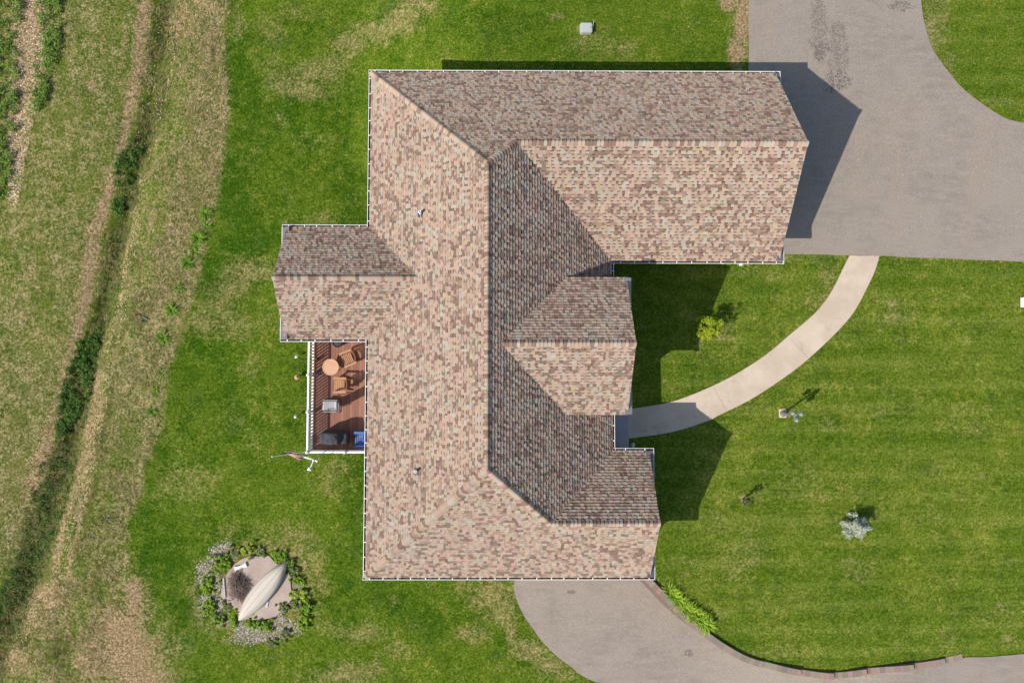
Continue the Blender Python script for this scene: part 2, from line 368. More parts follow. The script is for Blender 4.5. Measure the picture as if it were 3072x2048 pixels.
soil = np.maximum(soil, blobs([(2228,60,30,100,.95),(2212,150,34,60,.85),(2190,10,34,34,.85),(277,253,16,13,.9),(310,508,30,14,.6),(2165,1012,24,14,.55),(2100,1015,24,30,.42),(2229,1495,17,14,.6),(2470,888,10,24,.5),(1235,6,60,18,.55),(1190,14,20,10,.5),(400,1790,28,80,.8),(350,1880,80,80,.85),(380,1960,110,80,.85),(290,1980,90,80,.75),(420,2040,110,50,.8),(560,60,90,90,.5),(620,120,40,60,.5),(600,0,60,40,.45),(610,230,16,100,.3),(440,1960,60,40,.45),(150,1790,60,45,.75),(120,1860,80,60,.65),(60,1990,60,60,.6),(2250,790,40,10,.6),(925,1090,9,8,.5),(1160,1880,6,60,.4),(1183,1800,6,30,.5),(1130,1980,14,30,.45)]))
lit = .66*np.exp(-(np.abs(px-(80-.06*py+14*np.sin(py*.012)))/62)**2.4)*ss(660, 400, py)
soil = np.maximum(soil, lit)
# bare bank right of the ditch in the lower half, wheel rut through the meadow
def pline(pts, w_, k, p_=2):
    y_ = [q[1] for q in pts]; xx = np.interp(py, y_, [q[0] for q in pts])
    return k*np.exp(-np.abs((px-xx+4*np.sin(py*.05)+3*np.sin(py*.13))/w_)**p_)*ss(y_[0]-20, y_[0]+20, py)*ss(y_[-1]+20, y_[-1]-20, py)*left
soil = np.maximum(soil, pline([(305,1150),(301,1206),(271,1377),(241,1548),(206,1708),(191,1850),(230,1960)], 9, .72))
soil = np.maximum(soil, pline([(300,1100),(275,1250),(261,1327),(216,1517),(181,1597),(161,1746),(130,1850)], 15, .66))
soil = np.maximum(soil, pline([(450,1200),(432,1377),(402,1547),(361,1617)], 9, .55))
soil = np.maximum(soil, pline([(480,620),(435,720),(428,800),(415,900)], 6, .62))
soil = np.maximum(soil, pline([(384,700),(372,860),(345,980),(320,1060)], 9, .6))
soil = np.maximum(soil, pline([(360,960),(352,1060),(345,1180)], 6, .5))
soil = np.maximum(soil, pline([(672,170),(668,330),(660,480)], 8, .6))
soil = np.maximum(soil, ss(1.02, .92, ring)*.42)
wd = (.62+.33*ss(1150, 1400, py))*np.exp(-(np.abs(px-xd)/np.interp(py, [0, 400, 700, 1000, 1300, 1700, 2000], [54, 50, 44, 36, 52, 58, 44]))**2)*left
core = np.exp(-((px-(xd-6+10*np.sin(py*.013)))/np.interp(py, [0, 350, 700, 1300, 1800], [9, 13, 15, 26, 30]))**2)*left*(.6+.4*np.sin(py*.021+1))
wd = np.maximum(wd, core*.85)
wd = np.maximum(wd, blobs([(480,310,40,90,.75),(520,90,36,110,.85),(560,350,20,40,.3),(400,780,40,60,.6),(435,900,40,50,.6),(420,950,30,30,.8),(430,1000,30,40,.3),(340,1030,16,60,.5),(335,1180,14,110,.6),(300,1320,30,80,.6),(390,1100,30,60,.3),(300,1900,60,60,.4),(140,1900,60,80,.4),(250,1560,30,120,.4),(310,1550,24,30,.7),(180,1950,40,60,.7),(60,1920,40,50,.7),(290,1780,26,60,.6),(640,160,12,60,.7),(700,20,14,60,.6)]))
wd = np.maximum(wd, .5*np.exp(-((px-(xd+45))/60)**2)*left*ss(300, 100, py)); wd = np.maximum(wd, pline([(330,1150),(320,1250),(290,1400),(262,1560),(235,1700)], 18, .5))
lush = blobs([(740,560,80,260,1),(860,560,120,160,.7),(720,250,50,200,.6),(1040,520,50,200,.9),(620,1150,110,140,1),(680,1300,110,120,.7),(900,1150,60,140,.7),(470,1650,90,250,1),(500,1850,120,120,.9),(1250,1830,150,90,1),(1150,1800,60,60,.6),(620,1000,80,60,.9),(1500,130,300,60,.3),(1500,60,200,60,.5),(2300,1560,120,90,.3),(2100,1200,100,100,.6),(1990,1500,90,120,.6),(1050,1500,40,300,.4),(2950,150,80,60,.3),(2650,1850,300,120,.35),(2450,1300,150,120,.3),(2200,900,100,100,.5),(1000,340,60,120,.6),(640,840,50,60,.8)])
stripe = ss(1850, 2150, px)*ss(500, 900, py)*.85 + ss(2700, 2800, px)*.6*ss(400, 300, py)
stripe = np.clip(stripe, 0, 1)
far = (np.abs(px-1536) > 2200) | (np.abs(py-1024) > 1600)
for A in (dry, soil, wd, lush): A[far] = 0
nx, ny = len(ax), len(ay)
V = np.stack([gx, gy, gz], -1).reshape(-1, 3)
ii = (np.arange(ny-1)[:, None]*nx+np.arange(nx-1)[None]).ravel()
Fq = np.stack([ii, ii+1, ii+nx+1, ii+nx], -1)
ground = npmesh('ground', V, Fq, np.ones((len(Fq), 3), np.float32), M['ground'], kind='structure')
ground['label'] = 'mown green lawn with straw coloured patches running into a brown meadow and ditch'
me = ground.data
for nm, (a, b, c) in (('mask', (dry, wd, soil)), ('mask2', (lush, rough, stripe))):
    at = me.color_attributes.new(nm, 'FLOAT_COLOR', 'POINT')
    at.data.foreach_set('color', np.stack([a, b, c, np.ones_like(a)], -1).astype(np.float32).ravel())
me.polygons.foreach_set('use_smooth', [True]*len(me.polygons))

def densify(pts, st=.5, jit=0.):
    out = []
    n = len(pts)
    for i in range(n):
        a = Vector(pts[i][:2]); b = Vector(pts[(i+1) % n][:2]); k = max(1, int((b-a).length/st))
        for j in range(k):
            p = a.lerp(b, j/k)
            if jit and j: p = p+Vector((random.uniform(-jit, jit), random.uniform(-jit, jit)))
            out.append(p)
    return out
def smooth_poly(pts, n=6):
    """Catmull-Rom through an open run of points"""
    P_ = [Vector(p[:2]) for p in pts]; P_ = [P_[0]]+P_+[P_[-1]]; out = []
    for i in range(1, len(P_)-2):
        for k in range(n):
            t = k/n; a, b, c, d = P_[i-1:i+3]
            out.append(.5*((2*b)+(c-a)*t+(2*a-5*b+4*c-d)*t*t+(3*b-a-3*c+d)*t**3))
    out.append(P_[-1]); return out
def drape(name, poly, mat, off=.03, st=.7, bst=.25, jit=0., thick=.0, flat_z=None, **k):
    B = densify(poly, bst, jit); nb = len(B)
    xs = [p.x for p in B]; ys = [p.y for p in B]
    pts = list(B)
    X = np.arange(min(xs)+st/2, max(xs), st); Y = np.arange(min(ys)+st/2, max(ys), st)
    for x in X:
        for y in Y: pts.append(Vector((x, y)))
    vs, es, fs, *_ = delaunay_2d_cdt(pts, [(i, (i+1) % nb) for i in range(nb)], [list(range(nb))], 1, 1e-4)
    zz = terr(np.array([p.x for p in vs]), np.array([p.y for p in vs])) if flat_z is None else np.full(len(vs), flat_z)
    mb = MB(); mb.add([(p.x, p.y, z+off) for p, z in zip(vs, zz)], [tuple(f) for f in fs])
    # outer edge turned down
    cnt = {}
    for f in fs:
        for i in range(len(f)): e = (f[i], f[(i+1) % len(f)]); cnt[e] = 1
    for (a, b) in list(cnt):
        if (b, a) not in cnt:
            pa, pb = vs[a], vs[b]
            mb.add([(pa.x, pa.y, zz[a]+off), (pb.x, pb.y, zz[b]+off), (pb.x, pb.y, zz[b]-.06), (pa.x, pa.y, zz[a]-.06)], [(0, 3, 2, 1)])
    return mb.build(name, mat, **k)
def gp(L): return [G(x, y)[:2] for x, y in L]

# upper driveway
z3 = lambda x, y: (2200+x/2.6135, y/2.6135)
isl = [z3(*p) for p in [(1466,-60),(1470,0),(1480,100),(1500,200),(1540,340),(1600,450),(1680,560),(1780,680),(1900,780),(2060,890),(2160,940),(2279,965),(2420,985)]]
up = [(2246,-500),(2762,-500)]+isl[:1]
up_w = gp([(2246,-500),(2760,-500)])+[tuple(p) for p in smooth_poly(gp(isl), 4)]+gp([(3500,400),(3500,800),(3072,785),(2640,768),(2355,762),(2330,762),(2270,700),(2246,240)])
drape('driveway', up_w, M['asphalt'], off=.03, jit=.015, kind='structure')
z7 = lambda x, y: (1500+x/2.94, 1680+y/2.94)
le = [z7(*p) for p in [(118,120),(125,190),(130,290),(165,390),(215,490),(290,600),(380,720),(500,840),(620,930),(720,1010),(850,1070),(960,1100),(1150,1180)]]
wallb = []
for i in range(1, len(wallpx)):
    x, y = wallpx[i]; k = max(0., (2900-x)/950.); wallb.append((x-4*k, y+2))
# lower drive runs up to the wall foot (polyline of the wall moved out a little)
lo_w = [tuple(p) for p in smooth_poly(gp(le), 4)]+gp([(2000,2400),(3600,2400)])
rb = []
for i_ in range(1, len(wl)):
    d_ = wl[min(i_+1, len(wl)-1)]-wl[i_-1]; d_ = d_/np.linalg.norm(d_); k_ = float(np.clip((wall_top(wl[i_][0])-(LOW+(wall_top(wl[i_][0])+.02-LOW)*ss(9, 21, wl[i_][0])))/2.3, 0, 1))
    rb.append((wl[i_][0]+d_[1]*(.10+.28*k_), wl[i_][1]-d_[0]*(.10+.28*k_)))
lo_w = lo_w+[tuple(p) for p in rb[::-1]]+[(wl[1][0]-.3, wl[1][1]+1.2), (le and G(*le[0])[0], wl[1][1]+1.2)]
drape('lower_driveway', lo_w, M['asphalt2'], off=.035, st=.3, jit=.01, kind='structure')
# walkway
zb = lambda x, y: (2150+x/1.96, 850+y/1.96)
zc_ = lambda x, y: (1800+x/2.412, 1150+y/2.412)
lft = [(2548,767),(2528,806)]+[zb(*p) for p in [(700,0),(640,100),(560,190),(430,300),(300,410),(150,510),(0,590)]]+[zc_(*p) for p in [(640,90),(470,143),(240,180),(100,205)]]
rgt = [(2637,768),(2626,806)]+[zb(*p) for p in [(895,0),(810,160),(700,290),(540,440),(400,550),(200,680),(0,780)]]+[zc_(*p) for p in [(790,265),(540,345),(215,397),(100,412)]]
L_ = smooth_poly(gp(lft), 4); R_ = smooth_poly(gp(rgt), 4)
drape('walkway', [tuple(p) for p in L_]+[tuple(p) for p in R_[::-1]], M['concrete'], off=.045, jit=.008, kind='structure')
def ribbon(name, pts, wd_, mat, off, col=(.05, .045, .04), jit=.02, **k):
    mb = MB(); pp = densify(pts+[], .08)
    pp = []
    for a, b in zip(pts[:-1], pts[1:]):
        a, b = Vector(a[:2]), Vector(b[:2]); kk = max(1, int((b-a).length/.09))
        pp += [a.lerp(b, j/kk)+Vector((random.uniform(-jit, jit), random.uniform(-jit, jit))) for j in range(kk)]
    for a, b in zip(pp[:-1], pp[1:]):
        d = (b-a).normalized(); s_ = Vector((-d.y, d.x))*wd_/2*random.uniform(.6, 1.2)
        q = [a-s_, b-s_, b+s_, a+s_]; mb.add([(p.x, p.y, float(terr(p.x, p.y))+off) for p in q], [(0, 1, 2, 3)], col)
    return mb.build(name, mat, **k)
ribbon('walkway_joint', gp([zc_(820,25), zc_(915,205)]), .014, M['plain'], .0495, (.2, .15, .12), 0, kind='structure')
ribbon('walkway_joint', gp([zb(427,320), zb(540,443)]), .014, M['plain'], .0495, (.2, .15, .12), 0, kind='structure')
ribbon('driveway_crack', gp([z3(*p) for p in [(1780,690),(1775,740),(1740,780),(1680,765),(1640,780),(1610,815)]]), .012, M['plain'], .034, (.13, .12, .11), .02, kind='structure')
ribbon('driveway_crack', gp([z3(*p) for p in [(540,345),(580,440),(575,480)]]), .01, M['plain'], .034, (.15, .13, .12), .02, kind='structure')
ribbon('driveway_crack', gp([z7(*p) for p in [(530,880),(600,900),(640,940),(700,960),(740,1010),(790,1050),(870,1045),(960,1090)]]), .016, M['plain'], .034, (.11, .10, .09), .02, kind='structure')
ribbon('driveway_crack', gp([z7(*p) for p in [(2020,880),(2100,900),(2180,930),(2230,990),(2240,1082)]]), .010, M['plain'], .034, (.14, .13, .12), .02, kind='structure')

# ------------------------------------------------------------------ retaining wall
def seg_top(X, i):
    return float(wall_top(X))+.10
rw = empty('retaining_wall', (wl[3][0], wl[3][1], -1.5), label='curved brown block retaining wall stepping down between the lower driveway and the lawn', cat='wall')
steps = [2287, 2392, 2498, 2602, 2733, 2837, 2895]
stepX = [P(s, 1990, -1)[0] for s in steps]
line = smooth_poly([tuple(p) for p in wl[0:len(wl)-3]], 8)
# arc-length sampling
def arc(line, st):
    out = [line[0]]; acc = 0
    for a, b in zip(line[:-1], line[1:]):
        L = (b-a).length
        while acc+L >= st:
            t = (st-acc)/L; a = a.lerp(b, t); out.append(a); L = (b-a).length; acc = 0
        acc += L
    return out
blk = MB(); capm = MB(); inv = rw.location
samp = arc(line, .235)
for i in range(len(samp)-1):
    a, b = samp[i], samp[i+1]; mid = (a+b)/2
    if mid.x > stepX[-1]: break
    d = (b-a).normalized(); nn = Vector((d.y, -d.x))       # outward (driveway side)
    k = 0
    while k < len(stepX) and mid.x > stepX[k]: k += 1
    if k == 0: top = float(wall_top(mid.x))+.11
    else: top = float(wall_top(stepX[k-1]))+.055
    base = float(terr(mid.x+nn.x*.6, mid.y+nn.y*.6))
    nc = max(1, int(math.ceil((top-.07-base)/.15)))
    for c in range(nc):
        z1 = top-.07-c*.15; z0 = z1-.146
        g = .5+.5*random.random(); col = random.choice([(.155, .115, .09), (.18, .13, .10), (.14, .105, .082), (.19, .135, .10)])
        col = tuple(x*(.82+.3*g) for x in col); of = .022*c; sh_ = (c % 2)*.1175
        a2, b2 = a+d*sh_+d*.003, b+d*sh_-d*.003
        q = [a2+nn*(-.14), b2+nn*(-.14), b2+nn*(.13+of), a2+nn*(.13+of)]
        vs = [(p.x-inv.x, p.y-inv.y, z0-inv.z) for p in q]+[(p.x-inv.x, p.y-inv.y, z1-inv.z) for p in q]
        blk.add(vs, [(0,1,2,3),(7,6,5,4),(0,4,5,1),(1,5,6,2),(2,6,7,3),(3,7,4,0)], col)
    col = random.choice([(.215, .16, .122), (.24, .178, .135), (.20, .148, .115), (.25, .188, .145)]); col = tuple(x*random.uniform(.9, 1.12) for x in col)
    q = [a+d*.003+nn*(-.13), b-d*.003+nn*(-.13), b-d*.003+nn*.155, a+d*.003+nn*.155]
    vs = [(p.x-inv.x, p.y-inv.y, top-.07-inv.z) for p in q]+[(p.x-inv.x, p.y-inv.y, top-inv.z+random.uniform(-.003, .003)) for p in q]
    capm.add(vs, [(0,1,2,3),(7,6,5,4),(0,4,5,1),(1,5,6,2),(2,6,7,3),(3,7,4,0)], col)
blk.build('block_face', M['stone'], rw); capm.build('cap', M['stone'], rw)

# ------------------------------------------------------------------ house
he, pp_ = .0860*F, .768
uw, ue, vn, vs_, vgs, ug = -297.7, 223.8, 660.1, -413.5, 244.6, 575.1
vfn, uf, vwn, vws, uwg = -144.0, 295.2, 325.1, 78.0, -467.8
GW = 5.2; uw += GW; ue -= GW; vn -= GW; vs_ += GW; vgs += GW; vfn -= GW; vwn -= GW; vws += GW
um = (uw+ue)/2; hm = he+pp_*(ue-uw)/2; vmN = vn-(ue-uw)/2; vmS = -163.5
vg = (vn+vgs)/2; hg = he+pp_*(vn-vgs)/2; ugW = ue-(hg-he)/pp_
pS = (hm-he)/(vmS-vs_); vf = (vfn+vs_)/2; hf = he+pS*(vf-vs_); ufW = ue-(hf-he)/pp_
vw = (vwn+vws)/2; hw = he+.735*(vwn-vws)/2; uwE = uw+(hw-he)/pp_
hc, vcn, vcs, uc = .1342*F, 202.5, -69.7, 238.
vc = (vcn+vcs)/2; hcr = hc+.7316*(vcn-vcs)/2; ucW = ue-(hcr-he)/pp_; uce = ue-(hc-he)/pp_
W3 = lambda u, v, h: Vector((u*K, v*K, h*K))
house = empty('house', W3(um, vg/2, 0), label='sprawling house with blended tan and brown shingle roofs, hipped and gabled, with white gutters', cat='house')
HL = Vector(house.location)
PAL = [((.42, .297, .225), .33), ((.42, .312, .205), .09), ((.395, .338, .262), .21), ((.235, .150, .114), .15), ((.20, .163, .117), .04), ((.32, .220, .163), .18)]
PC = np.array([p[0] for p in PAL])*.90; PW = np.array([p[1] for p in PAL]); PW = PW/PW.sum()
def clip(poly, axis_, val, keep_less):
    out = []; n = len(poly)
    for i in range(n):
        a, b = poly[i], poly[(i+1) % n]; ia = (a[axis_] <= val) if keep_less else (a[axis_] >= val); ib = (b[axis_] <= val) if keep_less else (b[axis_] >= val)
        if ia: out.append(a)
        if ia != ib:
            t = (val-a[axis_])/(b[axis_]-a[axis_]); q = [a[0]+t*(b[0]-a[0]), a[1]+t*(b[1]-a[1])]; q[axis_] = val; out.append(q)
    return out
EXP = .143
def shingles(mb, pts, e, seed, start=0.):
    """pts: face polygon in world, e: horizontal unit vector along the eave so that normal = e x up-slope points up"""
    r = random.Random(seed); e = Vector(e).normalized()
    n = Vector((0, 0, 0)); 
    for i in range(len(pts)): a, b = pts[i], pts[(i+1) % len(pts)]; n += a.cross(b)
    n.normalize()
    if n.z < 0: n = -n
    s = n.cross(e).normalized()
    if s.z < 0: e = -e; s = -s
    o = min(pts, key=lambda p: p.z)
    pl = [[(p-o).dot(e), (p-o).dot(s)] for p in pts]
    bmin = min(p[1] for p in pl); bmax = max(p[1] for p in pl)
    nrow = int((bmax-bmin)/EXP)+1
    for k in range(nrow+1):
        b0 = bmin+k*EXP; b1 = b0+EXP+.002
        strip = clip(clip(pl, 1, b0, False), 1, b1, True)
        if len(strip) < 3: continue
        a0 = min(p[0] for p in strip); a1 = max(p[0] for p in strip)
        a = a0-r.random()*.3; hi = r.random() < .5
        ci = r.choices(range(len(PAL)), PW)[0]
        while a < a1:
            wdt = r.uniform(.08, .17) if not hi else r.uniform(.09, .22)
            if r.random() < .88: ci = r.choices(range(len(PAL)), PW)[0]
            base = PC[ci]*r.uniform(.93, 1.08); t = .036 if hi else .022
            if not hi: base = base*.93
            cells = [(b0, b1, base, t, True)]
            if not hi and r.random() < .9:              # the dark granule band printed at the head of each cut-out
                cells = [(b0, b1-.048, base, t, True), (b1-.048, b1, base*.20, t*.25, False)]
            for (c0, c1, cc, th, fr) in cells:
                q = clip(clip(clip(clip(pl, 1, c0, False), 1, c1, True), 0, a, False), 0, a+wdt, True)
                if len(q) < 3: continue
                def h(b): return .004+th*(b1-b)/EXP if fr else .004+(.012)*(b1-b)/EXP
                vs = [o+e*p[0]+s*p[1]+n*h(p[1]) for p in q]
                mb.add([v-HL for v in vs], [tuple(range(len(q)))], cc)
                if fr:
                    for i in range(len(q)):
                        p, p2 = q[i], q[(i+1) % len(q)]
                        if abs(p[1]-c0) < 1e-5 and abs(p2[1]-c0) < 1e-5:
                            A_, B_ = o+e*p[0]+s*p[1]-HL, o+e*p2[0]+s*p2[1]-HL
                            mb.add([A_+n*(-.002), B_+n*(-.002), B_+n*h(c0), A_+n*h(c0)], [(0, 1, 2, 3)], base*.28)  # lower edge coloured darker, painting in the shade along each course
                        elif hi and abs(p[0]-p2[0]) < 1e-5:
                            A_, B_ = o+e*p[0]+s*p[1]-HL, o+e*p2[0]+s*p2[1]-HL
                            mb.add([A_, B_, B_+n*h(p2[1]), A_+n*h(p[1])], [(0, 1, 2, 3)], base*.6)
            a += wdt; hi = not hi
    # decking below
    th = .16
    top = [p-HL-n*.003 for p in pts]; bot = [p-HL-n*th for p in pts]; k = len(pts)
    cc = (.20, .145, .115)
    mb.add(top+bot, [tuple(range(k)), tuple(range(2*k-1, k-1, -1))]+[(i, i+k, (i+1) % k+k, (i+1) % k) for i in range(k)], cc)
def caps(mb, a, b, n1, n2, hwid=.185, lift=.05, seed=0):
    """overlapping cap shingles from a (low) to b along a ridge; n1,n2 the normals of the two slopes"""
    r = random.Random(seed); a, b = Vector(a), Vector(b); L = (b-a).length; d = (b-a).normalized()
    up = (n1+n2).normalized(); dirs = []
    for nn in (n1, n2):
        sdir = d.cross(nn).normalized()
        if sdir.z > 0: sdir = -sdir
        dirs.append(sdir)
    k = int(L/.15); st = L/k
    for i in range(k):
        c = PC[r.choices(range(len(PAL)), [.30, .08, .22, .24, .04, .12])[0]]*r.uniform(.9, 1.08)
        p0 = a+d*(i*st-.012); p1 = a+d*((i+1)*st)
        rows = []
        for (p, h) in ((p0, lift+.040), (p1, lift+.002)):
            row = []
            for sdir, f in ((dirs[0], 1.), (dirs[0], .55), (dirs[0], .18), (dirs[1], .18), (dirs[1], .55), (dirs[1], 1.)):
                hh = h*(1-.55*f)
                row.append(p+sdir*(hwid*f)+up*(hh-.0*f) + up*(.012*(1-f)))
            rows.append(row)
        vs = [q-HL for q in rows[0]+rows[1]]; m_ = 6
        mb.add(vs, [(j, j+1, m_+j+1, m_+j) for j in range(m_-1)], c)
        low = [q-HL-up*.045 for q in rows[0]]
        # dark seam line painted at the head of each cap, under the next one's butt
        hd = [q-HL+up*.002 for q in rows[1]]; h2 = [q-HL-d*.045+up*.005 for q in rows[1]]
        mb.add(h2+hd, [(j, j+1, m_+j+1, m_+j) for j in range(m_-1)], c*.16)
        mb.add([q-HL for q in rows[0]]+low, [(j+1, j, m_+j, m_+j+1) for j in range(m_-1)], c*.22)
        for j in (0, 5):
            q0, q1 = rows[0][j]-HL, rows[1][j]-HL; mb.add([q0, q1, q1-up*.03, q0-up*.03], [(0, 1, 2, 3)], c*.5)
nW = Vector((-pp_, 0, 1)).normalized(); nE = Vector((pp_, 0, 1)).normalized(); nN = Vector((0, pp_, 1)).normalized(); nS = Vector((0, -pS, 1)).normalized()
nGS = Vector((0, -pp_, 1)).normalized()
faces = {
 'main_roof': [([W3(uw, vn, he), W3(uw, vs_, he), W3(um, vmS, hm), W3(um, vmN, hm)], (0, 1, 0)),
               ([W3(um, vmN, hm), W3(ugW, vg, hg), W3(ue, vgs, he), W3(ue, vfn, he), W3(ufW, vf, hf), W3(um, vmS, hm)], (0, 1, 0))],
 'garage_roof': [([W3(uw, vn, he), W3(um, vmN, hm), W3(ugW, vg, hg), W3(ug, vg, hg), W3(ug, vn, he)], (1, 0, 0)),
                 ([W3(ugW, vg, hg), W3(ug, vg, hg), W3(ug, vgs, he), W3(ue, vgs, he)], (1, 0, 0))],
 'south_roof': [([W3(um, vmS, hm), W3(ufW, vf, hf), W3(uf, vf, hf), W3(uf, vs_, he), W3(uw, vs_, he)], (1, 0, 0)),
                ([W3(ufW, vf, hf), W3(uf, vf, hf), W3(uf, vfn, he), W3(ue, vfn, he)], (1, 0, 0))],
 'rear_wing_roof': [([W3(uwg, vwn, he), W3(uw, vwn, he), W3(uwE, vw, hw), W3(uwg, vw, hw)], (1, 0, 0)),
                    ([W3(uwg, vws, he), W3(uw, vws, he), W3(uwE, vw, hw), W3(uwg, vw, hw)], (1, 0, 0))],
 'entry_gable_roof': [([W3(uce, vcn, hc), W3(ucW, vc, hcr), W3(uc, vc, hcr), W3(uc, vcn, hc)], (1, 0, 0)),
                      ([W3(uce, vcs, hc), W3(ucW, vc, hcr), W3(uc, vc, hcr), W3(uc, vcs, hc)], (1, 0, 0))],
}
capl = {
 'main_roof': [(W3(um, vmS, hm), W3(um, vmN, hm), nW, nE), (W3(ugW, vg, hg), W3(um, vmN, hm), nE, nN)],
 'garage_roof': [(W3(uw, vn, he), W3(um, vmN, hm), nW, nN), (W3(ug, vg, hg), W3(ugW, vg, hg), nN, nGS)],
 'south_roof': [(W3(uw, vs_, he), W3(um, vmS, hm), nW, nS), (W3(ufW, vf, hf), W3(um, vmS, hm), nE, nS), (W3(uf, vf, hf), W3(ufW, vf, hf), nN, nS)],
 'rear_wing_roof': [(W3(uwg, vw, hw), W3(uwE, vw, hw), nN, nGS)],
 'entry_gable_roof': [(W3(uc, vc, hcr), W3(ucW, vc, hcr), nN, nGS)],
}
roofs = {}
sd = 1
for nm, fl in faces.items():
    mb = MB()
    for pts, e in fl: sd += 1; shingles(mb, pts, e, sd)
    roofs[nm] = mb.build(nm, M['shingle'], house)
    for (a, b, n1, n2) in capl[nm]:
        cm = MB(); sd += 1; caps(cm, a, b, n1, n2, seed=sd); cm.build('ridge_cap', M['shingle'], roofs[nm])
# plumbing vents on the west slope
def vent(px_, py_):
    # intersection of the view ray with the west slope
    z = 5.
    for i in range(30):
        x, y = P(px_, py_, z); z = .5*z+.5*(he*K+pp_*(x-uw*K))
    b = Vector((x, y, z))-HL; mb = MB()
    R_ = nW.to_track_quat('Z', 'Y').to_matrix().to_4x4(); R_.translation = b+nW*.02
    mb.box((-.12, -.14, 0), (.16, .14, .012), (.10, .11, .115), R_)
    o = mb.build('vent_flashing', M['metal'], roofs['main_roof'])
    mp = MB(); mp.lathe([(.085, 0), (.07, .05), (.05, .09), (.05, .12)], b, 14, (.12, .13, .13)); mp.build('vent_boot', M['plain'], o)
    v2 = MB(); q = b
    v2.lathe([(.058, 0), (.058, .36), (.034, .362), (.032, .15)], q, 16, (.8, .8, .79)); v2.build('vent_pipe', M['white'], roofs['main_roof'])
vent(1262, 641); vent(1249, 1411)

# gutters
def gutter(a, b, out, name='gutter', par=house, seed=0, ends=(1, 1), hang=.60, width=.105):
    a, b = Vector(a)-HL, Vector(b)-HL; out = Vector(out); d = (b-a).normalized(); z = Vector((0, 0, 1))
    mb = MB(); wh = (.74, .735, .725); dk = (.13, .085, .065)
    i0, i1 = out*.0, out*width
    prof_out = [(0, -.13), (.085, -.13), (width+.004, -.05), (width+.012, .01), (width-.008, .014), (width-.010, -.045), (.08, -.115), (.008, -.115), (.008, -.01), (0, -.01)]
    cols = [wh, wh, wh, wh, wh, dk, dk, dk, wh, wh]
    n = len(prof_out)
    va = [a+out*p[0]+z*p[1] for p in prof_out]; vb = [b+out*p[0]+z*p[1] for p in prof_out]
    for i in range(n):
        j = (i+1) % n; mb.add([va[i], vb[i], vb[j], va[j]], [(0, 1, 2, 3)], cols[i])
    for p, e in ((a, ends[0]), (b, ends[1])):
        if e: mb.flat(p+out*0+z*-.06, p+out*(width+.018)+z*-.06, .14, .012, wh, up=d)
    L = (b-a).length; k = max(1, int(L/hang)); r = random.Random(seed)
    for i in range(k):
        p = a+d*((i+.5)*L/k+r.uniform(-.05, .05)); mb.flat(p+z*.008-out*.0, p+out*width+z*.008, .036, .008, (.8, .8, .78))
    return mb.build(name, M['white'], par)
E_ = 0.
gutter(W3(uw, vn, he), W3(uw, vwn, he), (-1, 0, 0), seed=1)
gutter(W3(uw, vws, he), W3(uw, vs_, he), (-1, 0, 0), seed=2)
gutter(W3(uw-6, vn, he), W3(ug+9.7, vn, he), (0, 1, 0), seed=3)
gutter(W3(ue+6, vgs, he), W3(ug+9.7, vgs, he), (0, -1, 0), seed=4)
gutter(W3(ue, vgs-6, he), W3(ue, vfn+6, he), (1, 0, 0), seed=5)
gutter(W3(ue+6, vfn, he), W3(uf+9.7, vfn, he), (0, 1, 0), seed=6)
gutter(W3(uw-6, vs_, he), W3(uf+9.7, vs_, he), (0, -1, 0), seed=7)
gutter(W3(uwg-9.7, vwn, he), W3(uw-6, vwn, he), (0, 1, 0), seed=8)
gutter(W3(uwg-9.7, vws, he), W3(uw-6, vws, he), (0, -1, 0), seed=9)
# short eave returns round the gable corners: small sloped deck with its own gutter
def ret(u, v, sgn, dirv, L=1.7, sd=0):
    """corner at (u, v); sgn=+1 faces east, -1 west; dirv=+1 runs north from the corner, -1 south"""
    a = W3(u, v, he); b = a+Vector((0, dirv*L, 0)); mb = MB(); x = sgn*.36
    q = [a-HL+Vector((0, 0, 0)), b-HL, b-HL+Vector((-x, 0, .20)), a-HL+Vector((-x, 0, .20))]
    q2 = [p-Vector((0, 0, .16)) for p in q]
    mb.add(q+q2, [(0,1,2,3),(7,6,5,4),(0,4,5,1),(1,5,6,2),(2,6,7,3),(3,7,4,0)], (.16, .15, .16)); o = mb.build('eave_return', M['shingle'], house)  # shade is put into the return's dark bluish top colour
    gutter(a-Vector((sgn*.105, 0, 0)), b-Vector((sgn*.105, 0, 0)), (sgn, 0, 0), seed=sd, par=house)
ret(ug+9.7, vn, 1, -1, 1.7, 21); ret(ug+9.7, vgs, 1, 1, 1.7, 22)
ret(uf+9.7, vfn, 1, -1, 1.9, 23); ret(uf+9.7, vs_, 1, 1, 1.9, 24)
ret(uwg-9.7, vwn, -1, -1, 1.4, 25); ret(uwg-9.7, vws, -1, 1, 1.4, 26)
